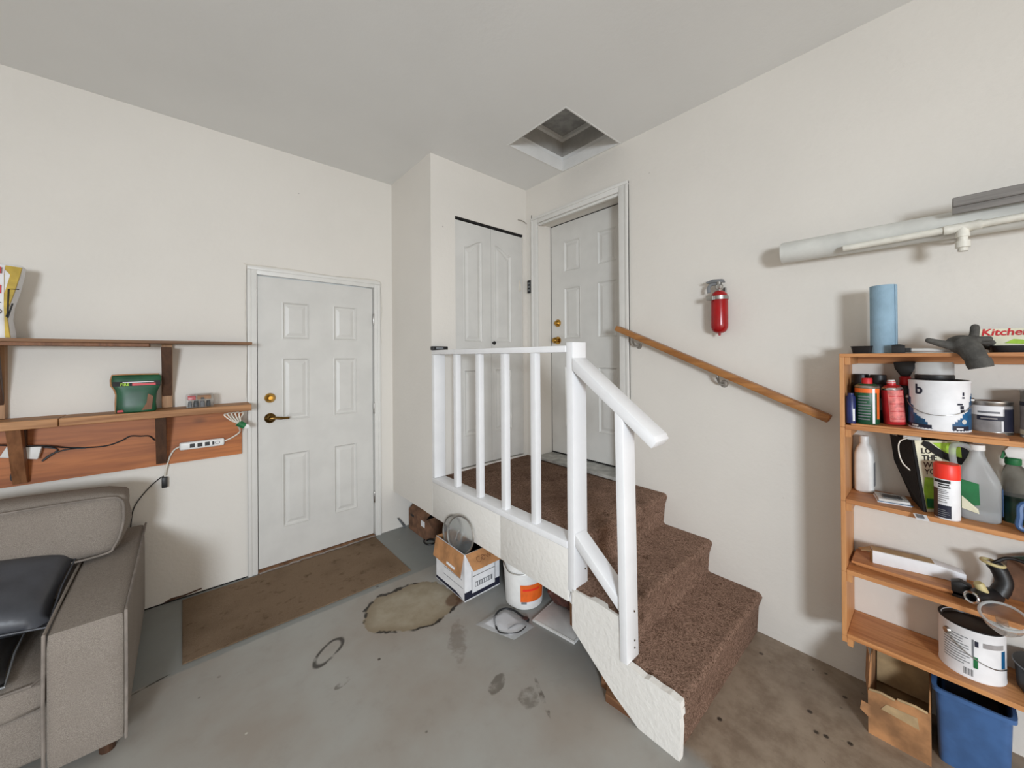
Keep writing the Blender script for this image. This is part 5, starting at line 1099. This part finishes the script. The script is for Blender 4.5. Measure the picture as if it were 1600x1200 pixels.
def TP(a, z, off=0.0012):      # point on the printed front: a along the panel from its black edge
    lo = P3(2.122, 0.034, 0); hi = P3(2.130, 0.064, 0.266); p = lo+(hi-lo)*(z/0.266); return p+tr_*a+tn*off
obj('trim_edge', prism(B(), [TP(-0.004, 0.0, 0.001), TP(0.007, 0.0, 0.001), TP(0.006, 0.266, 0.001), TP(-0.004, 0.266, 0.001)], tn*0.0015), 'black_cloth', t)
for k, (s, z, mt) in enumerate((('LO', 0.226, 'ink'), ('THE', 0.200, 'ink'), ('WI', 0.174, 'bracket_dark'), ('YO', 0.148, 'bracket_dark'))):
    obj('lettering', text_flat(s, 0.029, TP(0.024, z, 0.002), tr_, (0, 0, 1), bold=0.0006, align='LEFT'), mt, t)
obj('leaf_art', prism(B(), [TP(0.010, 0.012), TP(0.060, 0.012), TP(0.060, 0.125), TP(0.022, 0.128), TP(0.010, 0.080)], tn*0.0008), 'lime', t)
obj('leaf_art', prism(B(), [TP(0.012, 0.016, 0.0026), TP(0.055, 0.014, 0.0026), TP(0.050, 0.048, 0.0026), TP(0.014, 0.050, 0.0026)], tn*0.0008), 'green', t)
obj('leaf_art', prism(B(), [TP(0.070, 0.258), TP(0.170, 0.258), TP(0.165, 0.195), TP(0.110, 0.222)], tn*0.0008), 'lime', t)
mid = [(0.034, 0.264), (0.050, 0.250), (0.072, 0.230), (0.098, 0.212), (0.130, 0.198), (0.166, 0.188)]
rib = [TP(a-0.006, z-0.012, 0.0035) for a, z in mid]+[TP(a+0.006, min(z+0.012, 0.266), 0.0035) for a, z in reversed(mid)]
obj('strap', prism(B(), rib, tn*0.002), 'black_cloth', t)
obj('white_drawcord', tube(B(), spline([P3(2.150, 0.076, 0.272), P3(2.125, 0.098, 0.255), P3(2.122, 0.100, 0.215), P3(2.122, 0.090, 0.175), P3(2.120, 0.070, 0.150)]), 0.0022, 6), 'cord_white', t, smooth=True)
obj('paper_tuft', box(B(), 2.150, 2.185, 0.040, 0.090, ZT+0.262, ZT+0.280, 0.004), 'film_white', t)
obj('price_tag', prism(B(), [P3(2.068, 0.062, 0.0012), P3(2.072, 0.028, 0.0012), P3(2.045, 0.020, -0.010), P3(2.042, 0.052, -0.012)], (0, 0, 0.0008)), 'carton_white', label='small white price tag sticking out over the third pine board', cat='tag')
obj('barcode', prism(B(), [P3(2.062, 0.054, 0.0004), P3(2.064, 0.036, 0.0004), P3(2.050, 0.032, -0.0060), P3(2.049, 0.050, -0.0070)], (0, 0, 0.0024)), 'ink_grey', bpy.data.objects['price_tag'])
# red capped can
t, b_ = can('red_capped_can', 'white and black printed spray can with a bright red cap', 'spray can', (2.105, -0.023, ZT), [(0, 0), (0.031, 0), (0.0325, 0.002), (0.0325, 0.142), (0.030, 0.146), (0, 0.146)], 'carton_white')
obj('cap', lathe(B(), [(0.0335, 0.146), (0.0338, 0.150), (0.0335, 0.196), (0.031, 0.200), (0, 0.200)], 36, None, closed=False), 'cap_red', t, local=True, smooth=True)
obj('black_block', wrap(B(), 0.0329, FA-0.9, FA+0.30, 0.006, 0.052), 'navy', t, local=True, smooth=True)
obj('brown_block', wrap(B(), 0.0329, FA-1.5, FA-0.75, 0.004, 0.110), 'bracket_dark', t, local=True, smooth=True)
obj('black_strip', wrap(B(), 0.0329, FA-1.2, FA+0.25, 0.132, 0.142), 'ink', t, local=True, smooth=True)
for k, (z, hgt) in enumerate(((0.124, 0.005), (0.115, 0.005), (0.106, 0.002), (0.100, 0.002), (0.094, 0.002), (0.085, 0.002), (0.078, 0.002), (0.070, 0.002), (0.062, 0.002))):
    obj('print_line', wrap(B(), 0.0329, FA-0.72, FA+random.uniform(-0.1, 0.28), z, z+hgt, 6), 'ink', t, local=True, smooth=True)
for k in range(4): obj('print_line', wrap(B(), 0.0332, FA-0.72, FA+random.uniform(-0.2, 0.2), 0.012+k*0.007, 0.0145+k*0.007, 6), 'ink_grey', t, local=True, smooth=True)
# vinegar-type jug
t = thing('gallon_jug', 'translucent gallon jug with white cap and loop handle on the third shelf', 'jug', (2.180, -0.098, ZT))
obj('body', loft(B(), [(0, 0, 0, 0.038, 0.044, 4), (0.008, 0, 0, 0.043, 0.051, 4.5), (0.06, 0, 0, 0.044, 0.052, 4.5), (0.132, 0, 0, 0.044, 0.052, 4.5), (0.148, 0, 0, 0.042, 0.049, 4), (0.185, 0, 0.002, 0.038, 0.036, 3), (0.215, 0, 0.002, 0.026, 0.024, 2.4), (0.235, 0, 0.002, 0.019, 0.018, 2), (0.252, 0, 0.002, 0.018, 0.0175, 2)], 40), 'jug', t, local=True, smooth=True)
obj('liquid', loft(B(), [(0.003, 0, 0, 0.037, 0.043, 4), (0.010, 0, 0, 0.0415, 0.0495, 4.5), (0.040, 0, 0, 0.0425, 0.0505, 4.5)], 32), 'liquid', t, local=True, smooth=True)
obj('cap', lathe(B(), [(0.0195, 0.250), (0.020, 0.252), (0.020, 0.268), (0.018, 0.270), (0, 0.270)], 28, None, (0, 0.002, 0), closed=False), 'white_pl', t, local=True, smooth=True)
obj('loop_handle', tube(B(), spline([(-0.004, 0.014, 0.250), (-0.006, 0.030, 0.262), (-0.008, 0.052, 0.262), (-0.008, 0.060, 0.245), (-0.008, 0.058, 0.200), (-0.008, 0.048, 0.160)]), 0.0095, 10), 'jug', t, local=True, smooth=True)
obj('green_label', prism(B(), [(-0.0458, 0.045, 0.040), (-0.0458, -0.002, 0.060), (-0.0458, 0.000, 0.135), (-0.0458, 0.045, 0.145)], (0.0015, 0, 0)), 'green', t, local=True)
obj('peeling_corner', prism(B(), [(-0.049, 0.040, 0.085), (-0.051, 0.002, 0.045), (-0.052, 0.000, 0.030), (-0.049, 0.040, 0.040)], (0.001, 0, 0)), 'cream', t, local=True)
obj('blue_label', box(B(), -0.030, 0.026, -0.0538, -0.0522, 0.030, 0.125), 'bin', t, local=True)
# spray bottle with green collar
t = thing('spray_bottle', 'smoky spray bottle with green collar and dark wrap beyond the jug', 'spray bottle', (2.235, -0.192, ZT))
obj('bottle', loft(B(), [(0, 0, 0, 0.036, 0.038, 3), (0.10, 0, 0, 0.037, 0.040, 3), (0.135, 0, 0, 0.036, 0.039, 2.6), (0.165, 0, 0.004, 0.032, 0.034, 2.3), (0.195, 0, 0.010, 0.020, 0.022, 2), (0.205, 0, 0.012, 0.014, 0.015, 2)], 32), 'smoke', t, local=True, smooth=True)
obj('wrap_label', loft(B(), [(0.002, 0, 0, 0.0372, 0.0392, 3), (0.095, 0, 0, 0.0382, 0.0412, 3)], 32, caps=False), 'green_liquid', t, local=True, smooth=True)
obj('collar', lathe(B(), [(0.018, 0.203), (0.0195, 0.206), (0.0195, 0.224), (0.016, 0.228), (0, 0.228)], 24, None, (0, 0.012, 0), closed=False), 'green', t, local=True, smooth=True)
obj('trigger_head', prism(B(), [(-0.013, 0.032, 0.252), (-0.013, 0.026, 0.228), (-0.013, -0.004, 0.228), (-0.013, -0.045, 0.236), (-0.013, -0.030, 0.270), (-0.013, 0.020, 0.272)], (0.026, 0, 0), 0.003), 'white_pl', t, local=True, smooth=True)
obj('trigger', prism(B(), [(-0.006, 0.034, 0.250), (-0.006, 0.040, 0.222), (-0.006, 0.034, 0.220), (-0.006, 0.026, 0.242)], (0.012, 0, 0)), 'green', t, local=True)
t = thing('blue_scrubber', 'blue plastic handled brush at the edge of the third shelf', 'brush', (2.115, -0.205, ZT))
obj('grip_loop', tube(B(), spline([(0, 0.0, 0.006), (0, 0.024, 0.016), (0.004, 0.022, 0.050), (0.01, 0.020, 0.085), (0.02, 0.0, 0.096), (0.02, -0.05, 0.090), (0.01, -0.07, 0.05), (0, -0.06, 0.010)]), 0.008, 8, closed=False), 'bin', t, local=True, smooth=True)
obj('foot', box(B(), -0.012, 0.020, -0.075, 0.012, 0.0, 0.012, 0.004), 'bin', t, local=True, smooth=True)

# ---- fourth board
ZF = LEV[1]
obj('loose_slat', box(B(), 2.150, 2.265, -0.040, 0.2350, ZF+0.0005, ZF+0.0100, 0.001), 'shelf_wood', label='lower of two loose pine slats on the fourth shelf', cat='board', group='loose slats on the fourth shelf')
obj('loose_slat', box(B(), 2.135, 2.285, -0.092, 0.2450, ZF+0.0105, ZF+0.0200, 0.001), 'shelf_wood', label='upper loose pine slat on the fourth shelf under the long white box', cat='board', group='loose slats on the fourth shelf')
t = thing('long_box', 'long narrow white box lying on the loose slats of the fourth shelf', 'box', (2.228, 0.062, ZF+0.0203), rotz=math.radians(-77))
LB = 0.130
obj('carton', prism(B(), [(-LB, -0.026, 0.0), (LB, -0.026, 0.0), (LB, -0.026, 0.036), (LB-0.08, -0.026, 0.050), (-LB, -0.026, 0.052)], (0, 0.052, 0), 0.002), 'carton_white', t, local=True, smooth=True)
obj('open_end', prism(B(), [(-LB-0.001, -0.024, 0.002), (-LB-0.001, 0.024, 0.002), (-LB-0.001, 0.024, 0.050), (-LB-0.001, -0.024, 0.050)], (-0.001, 0, 0)), 'cardboard_in', t, local=True)
obj('torn_flap', prism(B(), [(-LB-0.001, -0.024, 0.048), (-LB-0.034, -0.018, 0.040), (-LB-0.040, 0.014, 0.036), (-LB-0.001, 0.020, 0.050)], (0, 0, 0.0015)), 'cardboard_in', t, local=True)
obj('top_sheet', prism(B(), [(-LB+0.002, -0.023, 0.0528), (LB-0.082, -0.023, 0.0508), (LB-0.082, 0.023, 0.0508), (-LB+0.002, 0.023, 0.0528)], (0, 0, 0.001)), 'cardboard_in', t, local=True)
t = thing('heat_gun', 'black power tool with chrome nozzle ring lying on the fourth shelf', 'power tool', (2.155, -0.11, ZF+0.0004))
obj('motor_body', lathe(B(), [(0, -0.05), (0.022, -0.048), (0.028, -0.03), (0.030, 0.02), (0.026, 0.05), (0.019, 0.062), (0.018, 0.080), (0.013, 0.080), (0.013, 0.05), (0, 0.05)], 28, (-0.80, 0.42, 0.10), (-0.004, -0.004, 0.0305), closed=False), 'black', t, local=True, smooth=True)
obj('nozzle_ring', lathe(B(), [(0.0135, 0.078), (0.020, 0.078), (0.0205, 0.084), (0.018, 0.087), (0.0135, 0.084)], 28, (-0.80, 0.42, 0.10), (-0.004, -0.004, 0.0305), closed=False), 'chrome', t, local=True, smooth=True)
obj('cream_knob', lathe(B(), [(0.013, 0), (0.014, 0.004), (0.014, 0.034), (0.010, 0.040), (0, 0.040)], 20, (-0.25, 0.35, 0.9), (-0.030, 0.004, 0.048)), 'cork', t, local=True, smooth=True)
obj('rear_bracket', prism(B(), [(-0.020, 0.078, 0.0), (-0.020, 0.030, 0.0), (-0.020, 0.030, 0.050), (-0.020, 0.058, 0.062), (-0.020, 0.080, 0.052)], (0.035, 0, 0), 0.003), 'black', t, local=True, smooth=True)
obj('grip', tube(B(), spline([(0.030, -0.03, 0.036), (0.045, -0.045, 0.075), (0.05, -0.035, 0.115), (0.05, -0.02, 0.135)]), [0.024]*4+[0.022]*10+[0.020]*5, 14), 'black', t, local=True, smooth=True)
obj('cream_collar', tube(B(), [Vector((0.05, -0.02, 0.137))+Vector((0.022*math.cos(a), 0.026*math.sin(a), 0.004*math.sin(a))) for a in [2*PI*k/20 for k in range(20)]], 0.0055, 7, closed=True), 'cork', t, local=True, smooth=True)
obj('power_cord', tube(B(), spline([(0.05, -0.02, 0.135), (0.06, -0.06, 0.165), (0.05, -0.12, 0.150), (0.06, -0.20, 0.07), (0.05, -0.28, 0.012)]), 0.006, 8), 'black', t, local=True, smooth=True)
t = thing('brown_folder', 'brown card sheet standing at the back of the fourth shelf', 'card', (2.27, -0.22, ZF+0.0004))
obj('sheet', prism(B(), [(0.0, 0.070, 0.0), (0.0, -0.20, 0.0), (0.0, -0.20, 0.150), (0.0, 0.050, 0.150)], (0.004, 0, 0)), 'cardboard_dark', t, local=True)
obj('dark_cover', prism(B(), [(-0.003, 0.045, 0.152), (-0.003, -0.20, 0.152), (-0.003, -0.20, 0.175), (-0.003, -0.02, 0.185)], (0.010, 0, 0)), 'green_liquid', t, local=True)
# clear funnel bowl hanging over the edge
t = thing('clear_strainer', 'clear plastic bowl tipped over the edge of the fourth shelf', 'bowl', (2.065, -0.142, ZF+0.0004))
axb = Vector((-0.42, 0.05, 0.90)).normalized(); cb_ = (-0.006, 0.0, 0.012)
obj('bowl', lathe(B(), [(0.050, 0.012), (0.052, 0.010), (0.044, -0.022), (0.026, -0.050), (0, -0.054)], 36, axb, (-0.022, 0, 0.016), closed=False), 'clear', t, local=True, smooth=True)
qb = Vector((0, 0, 1)).rotation_difference(axb).to_matrix()
obj('rim', tube(B(), [qb@Vector((0.051*math.cos(a), 0.051*math.sin(a), 0.011))+Vector((-0.022, 0, 0.016)) for a in [2*PI*k/36 for k in range(36)]], 0.0042, 8, closed=True), 'jug', t, local=True, smooth=True)
obj('tab', box(B(), -0.040, 0.012, -0.010, 0.016, 0.0, 0.004, 0.001), 'clear', t, local=True)

# ---- bottom board
ZB = LEV[0]+0.0004; R4, H4 = 0.0800, 0.176
t, b_ = gallon('paint_can', 'open white gallon paint can with dried dark paint on the bottom board', (2.192, -0.078, ZB), R4, H4)
obj('dried_paint', lathe(B(), [(0, H4-0.012), (R4-0.010, H4-0.012), (R4-0.006, H4-0.004)], 36, None, closed=False), 'paint_dried', t, local=True, smooth=True)
obj('dark_rim', lathe(B(), [(R4-0.006, H4-0.004), (R4-0.006, H4+0.002), (R4+0.0012, H4+0.002), (R4+0.0012, H4-0.002)], 44, None, closed=False), 'black', t, local=True, smooth=True)
for k in range(11): obj('print_line', wrap(B(), R4+0.0006, FA-0.95, FA-0.05-random.uniform(0, 0.25), 0.045+k*0.0095, 0.048+k*0.0095, 8), 'ink_grey', t, local=True, smooth=True)
obj('label_line', wrap(B(), R4+0.0006, FA-0.02, FA+0.04, 0.08, 0.145, 3), 'ink_grey', t, local=True, smooth=True)
obj('dark_mark', wrap(B(), R4+0.0008, FA+0.06, FA+0.17, 0.122, 0.142, 3), 'navy', t, local=True, smooth=True)
obj('green_mark', wrap(B(), R4+0.0008, FA+0.02, FA+0.15, 0.045, 0.085, 3), 'green', t, local=True, smooth=True)
obj('picture_print', wrap(B(), R4+0.0007, FA+0.30, FA+1.05, 0.125, 0.142, 8), 'greycan', t, local=True, smooth=True)
obj('dark_mark', wrap(B(), R4+0.0008, FA+0.95, FA+1.15, 0.06, 0.12, 4), 'paintlabel_blue', t, local=True, smooth=True)
for k in range(7): obj('barcode_bar', wrap(B(), R4+0.0008, FA-0.26+k*0.042, FA-0.26+k*0.042+(0.026 if k % 2 else 0.016), 0.012, 0.036, 2), 'ink_grey', t, local=True, smooth=True)
obj('bail', tube(B(), [((R4+0.004)*math.cos(FA+a), (R4+0.004)*math.sin(FA+a), 0.130-0.072*math.sin(min(1, (a+0.78)/1.7)*PI/2)) for a in [-0.78+2.0*k/24 for k in range(25)]], 0.0016, 6), 'steel', t, local=True, smooth=True)
obj('bail_ear', lathe(B(), [(0, 0.009), (0.009, 0.008), (0.012, 0)], 16, (math.cos(FA-0.80), math.sin(FA-0.80), 0), (R4*math.cos(FA-0.80), R4*math.sin(FA-0.80), 0.138)), 'steel', t, local=True, smooth=True)
t = thing('black_tub', 'low round black tub beyond the paint can on the bottom board', 'tub', (2.195, -0.262, ZB))
obj('tub', lathe(B(), [(0, 0), (0.078, 0), (0.084, 0.01), (0.088, 0.085), (0.091, 0.088), (0.091, 0.096), (0, 0.098)], 36, None, closed=False), 'black', t, local=True, smooth=True)
obj('lid_ring', tube(B(), [(0.091*math.cos(a), 0.091*math.sin(a), 0.092) for a in [2*PI*k/36 for k in range(36)]], 0.003, 6, closed=True), 'grey_pl', t, local=True, smooth=True)

# ---- on the floor below the unit
t = thing('torn_carton', 'open torn cardboard box on the bare concrete under the shelf unit', 'box', (2.10, 0.10, 0.0))
cx0, cx1, cy0, cy1 = 2.005, 2.250, 0.022, 0.186
ft = [(cx0, cy1, 0.0), (cx0, cy0, 0.0), (cx0, cy0, 0.186), (cx0, 0.045, 0.182), (cx0, 0.060, 0.190), (cx0, 0.10, 0.184), (cx0, 0.112, 0.176), (cx0, 0.150, 0.181), (cx0, cy1, 0.170)]
obj('wall_panel', prism(B(), ft, (0.005, 0, 0)), 'cardboard_old', t)
obj('wall_panel', prism(B(), [(cx0+0.005, cy1-0.005, 0), (cx1, cy1-0.005, 0), (cx1, cy1-0.005, 0.262), (cx0+0.10, cy1-0.005, 0.255), (cx0+0.005, cy1-0.005, 0.172)], (0, 0.005, 0)), 'cardboard_old', t)
obj('wall_panel', prism(B(), [(cx0+0.005, cy0, 0), (cx1, cy0, 0), (cx1, cy0, 0.262), (cx0+0.10, cy0, 0.225), (cx0+0.005, cy0, 0.186)], (0, 0.005, 0)), 'cardboard_old', t)
obj('wall_panel', prism(B(), [(cx1-0.005, cy0+0.005, 0), (cx1-0.005, cy1-0.005, 0), (cx1-0.005, cy1-0.005, 0.262), (cx1-0.005, cy0+0.005, 0.262)], (0.005, 0, 0)), 'cardboard_in', t)
obj('inner_panel', prism(B(), [(cx1-0.050, cy0+0.006, 0.10), (cx1-0.050, cy1-0.010, 0.10), (cx1-0.020, cy1-0.010, 0.262), (cx1-0.020, cy0+0.006, 0.255)], (0.003, 0, 0)), 'cardboard_in', t)
obj('bottom', prism(B(), [(cx0+0.005, cy0+0.005, 0.001), (cx1-0.005, cy0+0.005, 0.001), (cx1-0.005, cy1-0.005, 0.001), (cx0+0.005, cy1-0.005, 0.001)], (0, 0, 0.004)), 'cardboard_in', t)
obj('side_flap', prism(B(), [(cx0+0.02, cy1+0.001, 0.14), (cx0+0.09, cy1+0.001, 0.25), (cx0+0.13, cy1+0.012, 0.262), (cx0+0.10, cy1+0.014, 0.15)], (0, 0.003, 0)), 'cardboard_old', t)
obj('rolled_lip', tube(B(), [(cx0-0.001, cy1-0.004, 0.172), (cx0-0.002, 0.15, 0.180), (cx0-0.002, 0.112, 0.177)], 0.0045, 6), 'cardboard_in', t)
obj('rolled_lip', tube(B(), [(cx0-0.001, 0.105, 0.184), (cx0-0.002, 0.06, 0.190), (cx0-0.001, 0.03, 0.186)], 0.0045, 6), 'cardboard_in', t)
obj('torn_tab', prism(B(), [(cx0-0.002, cy1-0.006, 0.112), (cx0-0.008, cy1+0.018, 0.118), (cx0-0.010, cy1+0.022, 0.085), (cx0-0.002, cy1-0.006, 0.060)], (0.003, 0, 0)), 'cardboard_old', t)
obj('paper_patch', prism(B(), [(cx0-0.0015, 0.150, 0.118), (cx0-0.0015, 0.050, 0.110), (cx0-0.0015, 0.055, 0.150), (cx0-0.0015, 0.135, 0.145)], (0.001, 0, 0)), 'cardboard_in', t)
t = thing('blue_bin', 'blue plastic storage bin on the floor under the bottom board', 'bin', (2.16, -0.075, 0.0))
bm = loft(B(), [(0.0, 0, 0, 0.098, 0.080, 9), (0.262, 0, 0, 0.106, 0.088, 9), (0.262, 0, 0, 0.102, 0.084, 9), (0.006, 0, 0, 0.094, 0.076, 9)], 40); obj('tub', bm, 'bin', t, local=True, smooth=True)
bm = loft(B(), [(0.250, 0, 0, 0.1075, 0.0895, 10), (0.252, 0, 0, 0.114, 0.096, 10), (0.266, 0, 0, 0.114, 0.096, 10), (0.266, 0, 0, 0.1045, 0.0865, 10), (0.250, 0, 0, 0.1070, 0.0890, 10)], 44, caps=False); obj('rim', bm, 'bin', t, local=True, smooth=True)
obj('dark_contents', box(B(), -0.09, 0.09, -0.072, 0.072, 0.008, 0.215, 0.01), 'black', t, local=True)
